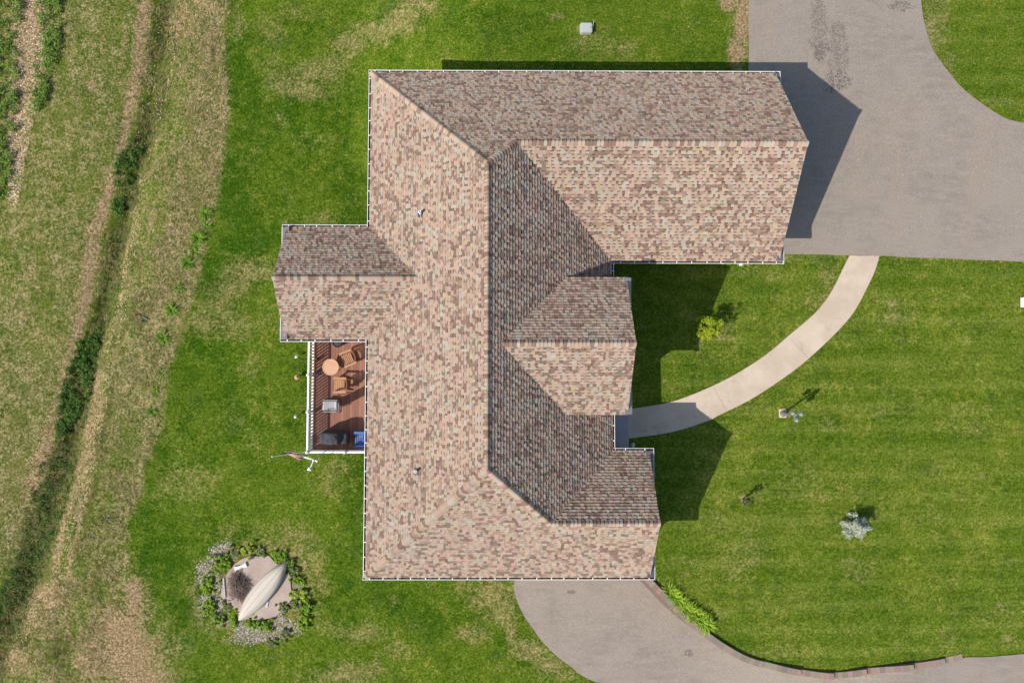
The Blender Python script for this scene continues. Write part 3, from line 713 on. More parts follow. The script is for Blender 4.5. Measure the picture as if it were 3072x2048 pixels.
# walls
OV = 19.
def wall_block(name, u0, u1, v0, v1, ztop, zb=-2.9, gable=None):
    mb = MB(); a = W3(u0, v0, 0); b = W3(u1, v1, 0)
    mb.box((a.x-HL.x, a.y-HL.y, zb), (b.x-HL.x, b.y-HL.y, ztop*K-.14), (1, 1, 1))
    if gable:   # (u of gable plane, ridge v, ridge h)
        (gu, gv, gh) = gable
        t = .15*(1 if gu > 0 else -1)
        rs = (gh-ztop)/((v1-v0)/2+OV)*OV; q = [W3(gu, v0, ztop)-HL-Vector((0,0,.14)), W3(gu, v1, ztop)-HL-Vector((0,0,.14)), W3(gu, v1, ztop+rs)-HL-Vector((0,0,.17)), W3(gu, gv, gh)-HL-Vector((0, 0, .18)), W3(gu, v0, ztop+rs)-HL-Vector((0,0,.17))]
        q2 = [p-Vector((t, 0, 0)) for p in q]
        mb.add(q+q2, [(0,1,2,3,4),(9,8,7,6,5)]+[(i, i+5, (i+1) % 5+5, (i+1) % 5) for i in range(5)], (1, 1, 1))
    return mb.build(name, M['siding'], house)
wall_block('wall', uw+OV, ue-OV, vs_+OV, vn-OV, he)
wall_block('garage_wall', ue-OV-8, ug-OV, vgs+OV, vn-OV, he, gable=(ug-OV, vg, hg))
wall_block('front_wing_wall', ue-OV-8, uf-OV, vs_+OV, vfn-OV, he, gable=(uf-OV, vf, hf))
wall_block('rear_wing_wall', uwg+OV, uw+OV+8, vws+OV, vwn-OV, he, gable=(uwg+OV, vw, hw))
mb = MB()
for (v0, v1) in ((vcn-OV-7, vcn-OV), (vcs+OV, vcs+OV+7)):
    a = W3(40, v0, 0)-HL; b = W3(uc-26, v1, 0)-HL; mb.box((a.x, a.y, he*K-.3), (b.x, b.y, hc*K-.14), (1, 1, 1))
a = W3(uc-32, vcs+OV, 0)-HL; b = W3(uc-26, vcn-OV, 0)-HL; mb.box((a.x, a.y, he*K-.3), (b.x, b.y, hc*K-.14), (1, 1, 1))
rs = .7316*OV; q = [W3(uc-26, vcs+OV, hc)-HL-Vector((0,0,.14)), W3(uc-26, vcn-OV, hc)-HL-Vector((0,0,.14)), W3(uc-26, vcn-OV, hc+rs)-HL-Vector((0,0,.17)), W3(uc-26, vc, hcr)-HL-Vector((0, 0, .18)), W3(uc-26, vcs+OV, hc+rs)-HL-Vector((0,0,.17))]; q2 = [p-Vector((.12, 0, 0)) for p in q]
mb.add(q+q2, [(0,1,2,3,4),(9,8,7,6,5)]+[(i, i+5, (i+1) % 5+5, (i+1) % 5) for i in range(5)], (1, 1, 1)); mb.build('entry_gable_wall', M['siding'], house)
# entry gable returns and columns
for (v, s_) in ((vcn, -1), (vcs, 1)):
    mb = MB(); a = W3(uc+9, v, hc)-HL; q = [a, a+Vector((0, s_*1.25, 0)), a+Vector((-.34, s_*1.25, .22)), a+Vector((-.34, 0, .22))]; q2 = [p-Vector((0, 0, .16)) for p in q]
    mb.add(q+q2, [(0,1,2,3),(7,6,5,4),(0,4,5,1),(1,5,6,2),(2,6,7,3),(3,7,4,0)], (.30, .27, .255)); mb.build('eave_return', M['shingle'], house)
    mb = MB(); c = W3(uc-30, v+s_*(OV+6), 0)-HL; mb.box((c.x-.14, c.y-.14, -.3), (c.x+.14, c.y+.14, he*K), (.8, .8, .78)); mb.box((c.x-.19, c.y-.19, -.3), (c.x+.19, c.y+.19, .12), (.8, .8, .78)); mb.build('porch_column', M['white'], house, bevel=.01)
# openings (seen only from the side)
glass = N('window_glass').out((.03, .04, .05), .08, spec=.6)
def window(face, u, v, w_, z0, z1, name='window'):
    """face normal: 'E','W','N','S'"""
    c = W3(u, v, 0)-HL; mb = MB(); g = MB(); n_ = {'E': Vector((1,0,0)), 'W': Vector((-1,0,0)), 'N': Vector((0,1,0)), 'S': Vector((0,-1,0))}[face]; t = Vector((-n_.y, n_.x, 0))
    for s_ in (-1, 1): mb.flat(c+t*(s_*w_/2)+Vector((0,0,z0)), c+t*(s_*w_/2)+Vector((0,0,z1)), .09, .06, (.8,.8,.78), up=n_)
    for z in (z0, z1, (z0+z1)/2): mb.flat(c-t*(w_/2+.045)+Vector((0,0,z))+n_*.002, c+t*(w_/2+.045)+Vector((0,0,z))+n_*.002, .08, .07, (.8,.8,.78), up=n_)
    o = mb.build(name, M['white'], house)
    g.flat(c-t*(w_/2)+Vector((0,0,(z0+z1)/2))+n_*.0, c+t*(w_/2)+Vector((0,0,(z0+z1)/2))+n_*.0, z1-z0, .03, (1,1,1), up=n_); g.build('pane', glass, o)
xw, xe, ys, yn = uw+OV, ue-OV, vs_+OV, vn-OV
for v in (560, 430, 20, -120, -300): window('W', xw-1, v, 1.3, .9, 2.2)
for v in (430, -120, -300): window('W', xw-1, v, 1.3, -1.7, -.5)
for v in (250, 150): window('W', uwg+OV-1, v, 1.2, .9, 2.2)
for u in (-200, -40, 120): window('N', u, yn+1, 1.2, .9, 2.2)
for u in (-180, 0, 140): window('S', u, ys-1, 1.3, .9, 2.2)
for v in (-210, -330): window('E', uf-OV+1, v, 1.4, .8, 2.2)
window('E', ue-OV+1, 180, 1.2, .9, 2.2)
def door(face, c, w_, h_, z0, name, col, panels):
    c = c-HL; n_ = {'E': Vector((1,0,0)), 'S': Vector((0,-1,0))}[face]; t = Vector((-n_.y, n_.x, 0)); mb = MB()
    mb.flat(c-t*w_/2+Vector((0,0,z0+h_/2))+n_*.02, c+t*w_/2+Vector((0,0,z0+h_/2))+n_*.02, h_, .04, col, up=n_)
    k, r_ = panels
    for i in range(k):
        for j in range(r_):
            a = c+t*(-w_/2+(i+.12)*w_/k)+Vector((0,0,z0+(j+.5)*h_/r_))+n_*.045; b = a+t*(.76*w_/k); mb.flat(a, b, .72*h_/r_, .012, tuple(x*.93 for x in col), up=n_)
    o = mb.build(name, M['plain'], house)
    hb = MB(); hb.bar(c+t*(.4*w_)+n_*.07+Vector((0,0,z0+1)), c+t*(.4*w_)+n_*.07+Vector((0,0,z0+1.14)), .015, (.5,.5,.5)); hb.build('handle', M['metal'], o)
door('E', W3(ug-OV, vg+70, 0), 4.8, 2.2, .02, 'garage_door', (.7, .69, .66), (4, 4)); door('E', W3(ug-OV, vg-110, 0), 2.7, 2.2, .02, 'garage_door', (.7, .69, .66), (2, 4))
door('S', W3(60, vs_+OV, 0), 2.7, 2.1, LOW+.05, 'garage_door', (.7, .69, .66), (2, 4)); door('E', W3(ue-OV, -110, 0), 1., 2.05, .12, 'front_door', (.22, .07, .05), (2, 3))
# downspouts
def spout(pts, name='downspout'):
    mb = MB(); pts = [Vector(p)-HL for p in pts]; mb.tube(pts, .045, (.8, .8, .79), 6); return mb.build(name, M['white'], house)
a = W3(uw, 455, he); spout([a+Vector((-.06, 0, -.12)), a+Vector((.3, 0, -.35)), a+Vector((.33, 0, -3.9))])
g1 = G(1099, 460); g2 = G(1101, 500)
a = W3(ue, vgs, he); spout([a+Vector((.13, -.14, -.1)), a+Vector((-.28, .0, -.4)), a+Vector((-.3, .0, -2.9))])
a = W3(ug-80, vgs, he)
mb = MB(); q = a-HL; mb.box((q.x-.05, q.y-.19, -.19+q.z), (q.x+.05, q.y-.1, q.z-.03), (.8, .8, .79)); mb.build('downspout_outlet', M['white'], house, bevel=.01)
spout([a+Vector((0, -.14, -.1)), a+Vector((0, .34, -.45)), a+Vector((0, .35, -2.8))])
mb = MB(); q = W3(uw, 458, 0)-HL; g_ = float(terr(q.x+HL.x-.5, q.y+HL.y))
mb.flat((q.x+.3, q.y, g_+.25), (q.x-.9, q.y-.35, g_+.10), .12, .09, (.8, .8, .79)); mb.build('downspout_extension', M['white'], house)
# front stoop
stoop = [P(1843, 1240, .16), P(1866, 1240, .16), P(1866, 1347, .16), P(1843, 1347, .16)]
mb = MB(); mb.box((ue*K-.42-HL.x, P(1843, 1347, .3)[1]-HL.y, -.3), (P(1866, 1340, .3)[0]-HL.x, vcn*K-.6-HL.y, .17), (.38, .36, .35)); mb.box((P(1866, 1340, .3)[0]-HL.x, P(1843, 1347, .1)[1]-HL.y, -.3), (P(1888, 1340, .1)[0]-HL.x, P(1888, 1222, .1)[1]-HL.y, .0), (.36, .34, .33)); mb.build('entry_step', M['stone'], house, bevel=.01)

if False: pass

# ------------------------------------------------------------------ deck
zd = .10
Xw = P(923.5, 1230, 1.0)[0]; Ys = P(980, 1356, 1.0)[1]; Xe = (uw+OV)*K; Yn = (vws+OV)*K
deck = empty('deck', ((Xw+Xe)/2, (Ys+Yn)/2, zd), label='raised red brown board deck with white baluster railing behind the house', cat='deck'); DL = Vector(deck.location)
mb = MB(); mb.box((Xw-.06-DL.x, Ys-.06-DL.y, -.04), (Xe-DL.x, Yn-DL.y, 0)); mb.build('deck_floor', M['deck'], deck)
mb = MB(); wh = (.8, .8, .79)
for a, b in (((Xw-.09, Ys-.09), (Xe, Ys-.06)), ((Xw-.09, Ys-.06), (Xw-.06, Yn))): mb.box((a[0]-DL.x, a[1]-DL.y, -.3), (b[0]-DL.x, b[1]-DL.y, -.005), wh)
for i in range(9): y = Ys+(Yn-Ys)*i/8; mb.box((Xw-.05-DL.x, y-.02-DL.y, -.29), (Xe-DL.x, y+.02-DL.y, -.045), (.35, .27, .18))
mb.build('deck_frame', M['white'], deck)
posts = [(Xw, P(923, 1125, 1)[1]), (Xw, P(923, 1236, 1)[1]), (Xw, Ys), (P(1034, 1356, 1)[0], Ys), (Xw, Yn-.05)]
def rail_post(x, y):
    m = MB(); m.box((-.05, -.05, -.3), (.05, .05, 1.0), wh); o = m.build('rail_post', M['white'], deck, bevel=.004); o.location = (x-DL.x, y-DL.y, 0)
    m = MB(); m.lathe([(.001, 1.06), (.075, 1.03), (.085, 1.0), (.085, .99)][::-1], (0, 0, 0), 4, wh); c = m.build('post_cap', M['white'], o); c.rotation_euler[2] = math.pi/4
for x, y in posts: rail_post(x, y)
for (x, y) in ((Xw+.05, Ys+.05), (Xw+.05, Yn-.1), (Xe-.4, Ys+.05)):
    m = MB(); m.box((x-.08-DL.x, y-.08-DL.y, LOW-.1-zd), (x+.08-DL.x, y+.08-DL.y, -.04), (.45, .4, .33)); m.build('support_post', M['wood'], deck)
for (a, b) in (((Xw, Ys), (Xw, Yn)), ((Xw, Ys), (Xe, Ys))):
    a, b = Vector((*a, 0))-Vector((DL.x, DL.y, 0)), Vector((*b, 0))-Vector((DL.x, DL.y, 0))
    d = (b-a).normalized(); m = MB(); m.flat(a-d*.02+Vector((0, 0, .90)), b+Vector((0, 0, .90)), .085, .04, wh); m.flat(a+Vector((0, 0, .85)), b+Vector((0, 0, .85)), .04, .06, wh); m.build('top_rail', M['white'], deck, bevel=.006)
    m = MB(); m.flat(a+Vector((0, 0, .09)), b+Vector((0, 0, .09)), .05, .05, wh); m.build('bottom_rail', M['white'], deck)
bm_ = MB(); bm_.box((-.03, -.03, .11), (.03, .03, .87), wh); b0 = bm_.build('baluster', M['white'], deck)
L = Yn-Ys; k = int(L/.146); first = True
spots = [(Xw, Ys+(i+.5)*L/k) for i in range(k)]; L = Xe-Xw; k = int(L/.146); spots += [(Xw+(i+.5)*L/k, Ys) for i in range(k)]
for i, (x, y) in enumerate(spots):
    o = b0 if i == 0 else b0.copy()
    if i: COL.objects.link(o); o.parent = deck
    o.location = (x-DL.x, y-DL.y, 0)
def D(x, y, z=zd): p = P(x, y, z); return (p[0], p[1], zd)

# ------------------------------------------------------------------ deck furniture
def patio_chair(loc, rz, col, col2, label, blanket=False):
    t = empty('patio_chair', loc, rz, label=label, cat='chair', group='slatted chairs on the deck')
    for i in range(6):
        x = .27-i*.078; m = MB(); wd_ = .25; m.flat((x, -wd_, .36-.018*i), (x, wd_, .36-.018*i), .052, .022, tuple(c*random.uniform(.93, 1.06) for c in col)); m.build('seat_slat', M['wood'], t)
    for i in range(7):
        k = (i-3)/3; y = k*.25; xb = -.20-.07*(1-k*k)
        top = .86-.10*k*k; m = MB(); m.flat((xb, y*.92, .27), (xb-.10, y*1.02, top), .062, .02, tuple(c*random.uniform(.93, 1.06) for c in col), up=(1, 0, .2)); m.build('back_slat', M['wood'], t)
    m = MB()
    for a, b in zip(range(8), range(1, 9)):
        f = lambda i: (-.285-.09*(1-((i-4)/4)**2), (i-4)/4*.285, .70)
        m.flat(f(a), f(b), .03, .07, col2)
    m.build('back_rail', M['wood'], t)
    for s_ in (-1, 1):
        m = MB(); m.flat((-.30, s_*.315, .56), (.31, s_*.33, .56), .10, .025, col2); m.build('arm', M['wood'], t)
        m = MB(); m.flat((.25, s_*.29, 0), (.25, s_*.29, .55), .09, .03, col2, up=(1, 0, 0)); m.build('leg', M['wood'], t)
        m = MB(); m.flat((.27, s_*.265, .34), (-.45, s_*.265, .06), .03, .10, col2); m.build('leg', M['wood'], t)
    return t
wc, wc2 = (.43, .235, .125), (.39, .21, .115)
patio_chair(D(1046, 1075, .5), math.radians(203), wc, wc2, 'tan slatted patio chair turned towards the round deck table')
patio_chair(D(1022, 1155, .5), math.radians(180), wc, wc2, 'tan slatted patio chair between the round table and the grey lounger')
patio_chair(D(1084, 1318, .5), math.radians(180), (.055, .16, .42), (.05, .145, .40), 'blue slatted patio chair beside the covered grill')
t = empty('patio_table', D(991.7, 1101, .72), label='round tan slat topped table on the deck', cat='table')
m = MB(); R_ = .355
ang = math.radians(-17); dv = Vector((math.cos(ang), math.sin(ang), 0)); pv = Vector((-dv.y, dv.x, 0))
for i in range(8):
    y0 = -R_+i*2*R_/8+.003; y1 = y0+2*R_/8-.006
    pts = []
    for s_, ya, yb in ((1, y0, y1),):
        n_ = 5
        for j in range(n_+1): y = ya+(yb-ya)*j/n_; pts.append((math.sqrt(max(0, R_*R_-y*y)), y))
        for j in range(n_+1): y = yb+(ya-yb)*j/n_; pts.append((-math.sqrt(max(0, R_*R_-y*y)), y))
    q = [dv*p[0]+pv*p[1]+Vector((0, 0, .62)) for p in pts]; q2 = [p-Vector((0, 0, .02)) for p in q]; n_ = len(q); c = tuple(x*random.uniform(.94, 1.05) for x in (.52, .31, .185))
    m.add(q+q2, [tuple(range(n_)), tuple(range(2*n_-1, n_-1, -1))]+[(i2, i2+n_, (i2+1) % n_+n_, (i2+1) % n_) for i2 in range(n_)], c)
m.build('table_top', M['wood'], t)
m = MB(); 
for i in range(32):
    a, b = 2*math.pi*i/32, 2*math.pi*(i+1)/32; m.flat((math.cos(a)*(R_+.012), math.sin(a)*(R_+.012), .612), (math.cos(b)*(R_+.012), math.sin(b)*(R_+.012), .612), .03, .04, (.54, .33, .20))
m.build('table_rim', M['wood'], t)
for i in range(4):
    a = math.pi/4+i*math.pi/2; m = MB(); m.flat((math.cos(a)*.26, math.sin(a)*.26, 0), (math.cos(a)*.2, math.sin(a)*.2, .6), .07, .03, wc2, up=(math.cos(a), math.sin(a), 0)); m.build('leg', M['wood'], t)
# sling recliner
t = empty('lounge_chair', D(995, 1217, .45), math.radians(180), label='grey sling recliner with a dark tube frame on the deck', cat='lounger')
gs = (.36, .345, .34); dk = (.035, .035, .04)
m = MB(); prof = [(.42, .40), (.34, .43), (.1, .38), (-.12, .36), (-.20, .42), (-.30, .70), (-.40, 1.0), (-.44, 1.18)]
for a, b in zip(prof[:-1], prof[1:]): m.add([(a[0], -.20, a[1]), (b[0], -.20, b[1]), (b[0], .20, b[1]), (a[0], .20, a[1])], [(0, 1, 2, 3)], gs)
m.build('sling', M['cloth'], t)
for s_ in (-1, 1):
    m = MB(); m.tube([(a, s_*.215, b) for a, b in prof], .014, dk); m.build('side_tube', M['plain'], t)
    m = MB(); m.tube([(-.34, s_*.265, .62), (-.1, s_*.265, .60), (.30, s_*.265, .60), (.33, s_*.265, .57)], .02, (.30, .31, .33)); m.build('arm', M['plain'], t)
    m = MB(); m.tube([(.30, s_*.30, .59), (-.32, s_*.30, .02), (-.36, s_*.30, .01)], .013, dk); m.build('leg', M['plain'], t)
    m = MB(); m.tube([(-.30, s_*.29, .60), (.42, s_*.29, .02), (.46, s_*.29, .01)], .013, dk); m.build('leg', M['plain'], t)
m = MB(); m.bar((-.44, -.25, 1.19), (-.44, .25, 1.19), .016, dk); m.bar((.46, -.29, .015), (.46, .29, .015), .013, dk); m.bar((-.36, -.3, .015), (-.36, .3, .015), .013, dk); m.build('cross_tube', M['plain'], t)
m = MB(); m.box((-.52, -.19, 1.02), (-.43, .19, 1.16), gs); m.build('head_pillow', M['cloth'], t, bevel=.03)
# covered grill
t = empty('covered_grill', D(1003, 1313, .7), label='gas grill under a wrinkled charcoal cover at the south end of the deck', cat='grill')
secs = [(-.66, .86, .27), (-.60, .90, .285), (-.40, .91, .29), (-.36, 1.02, .30), (-.33, 1.14, .30), (.0, 1.20, .30), (.28, 1.17, .30), (.33, 1.02, .30), (.37, .90, .29), (.58, .88, .285), (.66, .84, .27)]
secs = [(a*.93, b, c) for a, b, c in secs]; cx = np.linspace(-.61, .61, 45); V_ = []; nn_ = 17
for i, x in enumerate(cx):
    zt = np.interp(x, [s[0] for s in secs], [s[1] for s in secs]); hwd = np.interp(x, [s[0] for s in secs], [s[2] for s in secs])
    for j in range(nn_):
        u_ = j/(nn_-1)*2-1; a_ = abs(u_)
        if a_ < .55: y = u_/.55*hwd*.93; z = zt-.05*(a_/.55)**4+.012*math.sin(9*x+7*u_)+.010*math.sin(23*x-3*u_)
        else: f_ = (a_-.55)/.45; y = math.copysign(hwd*(.93+.09*f_)+.015*math.sin(17*x+3), u_); z = zt-.05-(zt-.15)*f_
        V_.append((x, y, z))
m = MB(); m.add(V_, [(i*nn_+j, (i+1)*nn_+j, (i+1)*nn_+j+1, i*nn_+j+1) for i in range(44) for j in range(nn_-1)], (.055, .055, .06))
for e in (0, 44): m.add([V_[e*nn_+j] for j in range(nn_)], [tuple(range(nn_))], (.055, .055, .06))
o = m.build('cover', M['cloth'], t, smooth=True)
m = MB(); m.lathe([(.13, 0), (.13, .012), (.10, .02), (.095, .008)], (.08, .02, 1.19), 20, (.045, .045, .05)); m.build('lid_ring', M['cloth'], t)
for s_ in (-1, 1):
    for x in (-.5, .5): m = MB(); m.bar((x, s_*.2-.02, .07), (x, s_*.2+.02, .07), .07, dk, 16); m.build('wheel', M['plain'], t)
# small things on the deck
t = empty('kettle_pot', D(1013, 1026, .4), label='round dark pot under the edge of the rear wing roof on the deck', cat='pot')
m = MB(); m.lathe([(.15, 0), (.23, .15), (.26, .34), (.25, .35), (.22, .34), (.14, .2)], (0, 0, 0), 24, (.03, .035, .035)); m.build('bowl', M['metal'], t, smooth=True)
m = MB(); m.lathe([(.2, .30), (.19, .31), (.02, .33)], (0, 0, 0), 24, (.06, .045, .03)); m.build('soil', M['stone'], t)
t = empty('lantern', D(951, 1076, .3), label='small black wire lantern beside the deck railing', cat='lantern')
m = MB(); m.lathe([(.07, 0), (.07, .02)], (0, 0, 0), 12, dk)
for i in range(6): a = i*math.pi/3; m.bar((.065*math.cos(a), .065*math.sin(a), .02), (.065*math.cos(a), .065*math.sin(a), .22), .006, dk, 5)
m.lathe([(.085, .22), (.05, .28), (.012, .31)], (0, 0, 0), 12, dk); m.build('cage', M['plain'], t)
m = MB(); m.tube([(.055*math.cos(a), .0, .36+.055*math.sin(a)) for a in np.linspace(0, 6.28, 13)], .008, (.3, .3, .3), 5); m.build('handle', M['metal'], t)
m = MB(); m.lathe([(.035, .02), (.035, .13)], (0, 0, 0), 10, (.7, .66, .55)); m.build('candle', M['plain'], t)
t = empty('plant_stand', D(958, 1118, .35), math.radians(35), label='black scrolled iron plant stand with a small fern against the deck railing', cat='plant stand')
for s_ in (-1, 1):
    m = MB()
    m.tube([(s_*.1+.09*math.cos(a)*(1-a/12), .02*s_, .25+.11*math.sin(a)*(1-a/12)) for a in np.linspace(-1.5, 7, 18)], .008, dk, 5); m.bar((s_*.1, .02*s_, 0), (s_*.1, .02*s_, .3), .009, dk, 6); m.build('scroll', M['plain'], t)
m = MB(); m.lathe([(.11, .30), (.11, .31)], (0, 0, 0), 16, dk); m.tube([(.12*math.cos(a), .12*math.sin(a), .31) for a in np.linspace(0, 6.28, 17)], .008, (.2, .2, .2), 5); m.build('shelf', M['plain'], t)

# ------------------------------------------------------------------ plants
def strap_clump(n, L, wdt, col, seed, spread=1., lean=(0, 0)):
    r = random.Random(seed); m = MB()
    for i in range(n):
        a = r.uniform(0, 6.283); rad = r.uniform(0, .05)*spread; el = r.uniform(.55, 1.35); Lk = L*r.uniform(.65, 1.15)
        d = Vector((math.cos(a), math.sin(a), 0)); sd = Vector((-d.y, d.x, 0)); p = d*rad*2; ang = el; q = []
        g_ = r.uniform(.45, 1.35); c = [x*g_ for x in col]; w_ = wdt*r.uniform(.7, 1.2)
        for k in range(5):
            f_ = k/4; ww = w_*(1-f_**2.2)+.001; q.append((p-sd*ww/2+Vector((0,0,0)), p+sd*ww/2))
            p = p+(d*math.cos(ang)+Vector((0, 0, math.sin(ang)))+Vector((*lean, 0))*.2)*(Lk/4); ang -= .42*r.uniform(.6, 1.3)
        vs = [x for pr in q for x in pr]; m.add(vs, [(2*k, 2*k+1, 2*k+3, 2*k+2) for k in range(4)], c)
    return m
def leaf_cloud(cent, n, size, cols, seed, shape=(1, 1, 1), fn=None):
    """cent: list of (x,y,z,r); returns V,F,C of small folded leaves in irregular clumps"""
    g = np.random.default_rng(seed); cent = np.array(cent, float); wts = cent[:, 3]**2; wts /= wts.sum()
    idx = g.choice(len(cent), n, p=wts); d = g.normal(size=(n, 3)); d /= np.linalg.norm(d, axis=1)[:, None]
    rad = g.random(n)**.45; p = cent[idx, :3]+d*(rad*cent[idx, 3])[:, None]*np.array(shape)
    nn = g.normal(size=(n, 3))*.55+d*.35+np.array([0, 0, 1.])+SUN*.25; nn /= np.linalg.norm(nn, axis=1)[:, None]
    t1 = np.cross(nn, g.normal(size=(n, 3))); t1 /= np.linalg.norm(t1, axis=1)[:, None]; t2 = np.cross(nn, t1)
    s_ = size*g.uniform(.6, 1.3, n)[:, None]
    q = np.stack([p-t1*s_, p+t2*s_*.45, p+t1*s_, p-t2*s_*.45], 1)
    cols = np.array(cols); C = cols[g.integers(0, len(cols), n)]*g.uniform(.75, 1.25, (n, 1))
    V_ = q.reshape(-1, 3); Fq_ = np.arange(n*4).reshape(-1, 4); return V_, Fq_, C
LG = [(.10, .19, .028), (.13, .22, .03), (.08, .16, .022), (.16, .25, .045)]
def lily(x, y, n, L, seed, label, group='daylily clumps along the edge of the brown meadow', col=(.16, .29, .03)):
    p = G(x, y) if x < 1900 else Vector((*P(x, y, -.36), -.36)); o = strap_clump(n, L, .038, col, seed, 2.2).build('daylily_clump', M['leaf'], smooth=False); o.location = p
    return tag(o, label, 'plant', group)
for i, (x, y, n, L, lb) in enumerate([
    (619, 641, 80, .40, 'topmost full daylily clump at the meadow edge left of the rear wing'),
    (617, 681, 55, .28, 'small daylily clump just below the topmost one at the meadow edge'),
    (595, 716, 120, .52, 'largest wide spreading daylily clump of the meadow edge row'),
    (583, 752, 55, .32, 'thin pale daylily clump trailing below the largest one'),
    (564, 790, 85, .42, 'round compact dark daylily clump beside a bare tan patch of meadow'),
    (541, 865, 50, .34, 'sparse upright daylily clump midway down the meadow edge row'),
    (517, 932, 90, .42, 'dense daylily clump next to a square green tongue of lawn'),
    (492, 1012, 80, .40, 'dense daylily clump at the corner where the green lawn widens'),
    (398, 998, 26, .26, 'tiny daylily sprout standing alone out in the brown meadow'),
    (467, 1174, 36, .26, 'short bright daylily tuft beside the lawn south of the row'),
    (459, 1234, 46, .34, 'lowest ragged daylily clump at the meadow edge'),
    (487, 1122, 24, .24, 'faint shaded daylily tuft between the dense clump and the short bright tuft')]):
    lily(x, y, n, L*.85, 300+i, lb)
hedge = [(2008,1776),(2024,1791),(2040,1806),(2056,1821),(2073,1835),(2090,1848),(2105,1860),(2120,1872)]
hl = ['first daylily clump of the row behind the retaining wall, nearest the house', 'second daylily clump from the house behind the retaining wall', 'third daylily clump from the house behind the retaining wall', 'fourth daylily clump from the house behind the retaining wall',
      'fifth daylily clump from the house behind the retaining wall', 'sixth daylily clump from the house behind the retaining wall', 'seventh daylily clump from the house behind the retaining wall', 'last daylily clump of the retaining wall row, farthest from the house']
for i, (x, y) in enumerate(hedge): lily(x, y, 95, .47, 340+i, hl[i], 'row of daylilies behind the retaining wall', (.27, .40, .035))

def bush(name, loc, cent, n, size, cols, seed, label, cat='shrub', group=None, stems=5, mat='leaf', stemc=(.12, .08, .05)):
    t = empty(name, loc, label=label, cat=cat); 
    if group: t['group'] = group
    V_, F_, C_ = leaf_cloud(cent, n, size, cols, seed); npmesh('foliage', V_, F_, C_, M[mat], t)
    m = MB(); r = random.Random(seed)
    for (x, y, z, rr) in [cent[r.randrange(len(cent))] for _ in range(stems)]:
        m.bar((r.uniform(-.03, .03), r.uniform(-.03, .03), 0), (x*.5, y*.5, z*.6), .016, stemc, 6, .010); m.bar((x*.5, y*.5, z*.6), (x+r.uniform(-rr, rr)*.5, y+r.uniform(-rr, rr)*.5, z+rr*.5), .010, stemc, 5, .004)
    m.build('stem', M['wood'], t); return t
r = random.Random(5)
# yellow green sapling in the nook lawn
cent = [(r.uniform(-.52, .52), r.uniform(-.55, .55), r.uniform(.4, 1.75), r.uniform(.08, .17)) for _ in range(44)]
cent = [(x*(1.15-z*.35), y*(1.15-z*.35), z, q) for x, y, z, q in cent]
bush('sapling', G(2114, 988), cent, 2600, .042, [(.30, .36, .018), (.22, .31, .02), (.38, .41, .025), (.13, .21, .015)], 51, 'bright yellow green leafy sapling on the lawn inside the curved walkway', 'tree')
# young bare sapling
cent = [(r.uniform(-.2, .2), r.uniform(-.2, .2), r.uniform(.55, 1.05), .05) for _ in range(14)]
bush('sapling', G(2229, 1495), cent, 170, .05, [(.04, .07, .025), (.06, .08, .03)], 52, 'thin nearly leafless young sapling in a small mulch ring on the front lawn', 'tree', stems=12)
# silver shrub
cent = [(math.cos(a)*q, math.sin(a)*q, r.uniform(.15, 1.15)*(1.12-q), r.uniform(.10, .19)) for a, q in [(r.uniform(0, 6.28), r.uniform(0, .60)) for _ in range(75)]]
bush('silver_shrub', G(2556, 1572), cent, 5200, .034, [(.40, .42, .33), (.50, .51, .42), (.28, .32, .22), (.62, .62, .54), (.10, .15, .07)], 53, 'round silvery grey green shrub alone on the lower front lawn', 'shrub')

# ------------------------------------------------------------------ lamp post
t = empty('lamp_post', G(2349, 1240), label='silver lamp post with three lantern heads on the front lawn', cat='lamp post')
sv = (.38, .38, .42)
m = MB(); m.lathe([(.16, 0), (.16, .04), (.12, .07), (.10, .25), (.06, .40), (.045, .5), (.035, 1.5), (.045, 1.52), (.03, 1.60)], (0, 0, 0), 20, sv); m.build('post', M['metal'], t, smooth=True)
m = MB(); m.box((-.20, -.2, -.05), (.17, .22, .015), (.50, .40, .30)); m.build('base_slab', M['stone'], t, bevel=.02)
for k, (dx, dy, dz) in enumerate([(-.17, .10, -.05), (.19, .06, .0), (0, -.22, -.05)]):
    m = MB(); m.tube([(0, 0, 1.42), (dx*.5, dy*.5, 1.38), (dx, dy, 1.42+dz), (dx, dy, 1.47+dz)], .014, sv, 6); arm = m.build('arm', M['metal'], t)
    m = MB(); m.lathe([(.045, 1.46+dz), (.08, 1.50+dz), (.10, 1.68+dz), (.095, 1.70+dz)], (dx, dy, 0), 6, (.55, .56, .58)); la = m.build('lantern_glass', M['metal'], t)
    m = MB(); m.lathe([(.115, 1.70+dz), (.115, 1.715+dz), (.085, 1.76+dz), (.085, 1.775+dz), (.045, 1.82+dz), (.02, 1.85+dz), (.012, 1.93+dz), (.001, 1.95+dz)], (dx, dy, 0), 12, (.40, .40, .43)); m.build('lantern_cap', M['metal'], t)

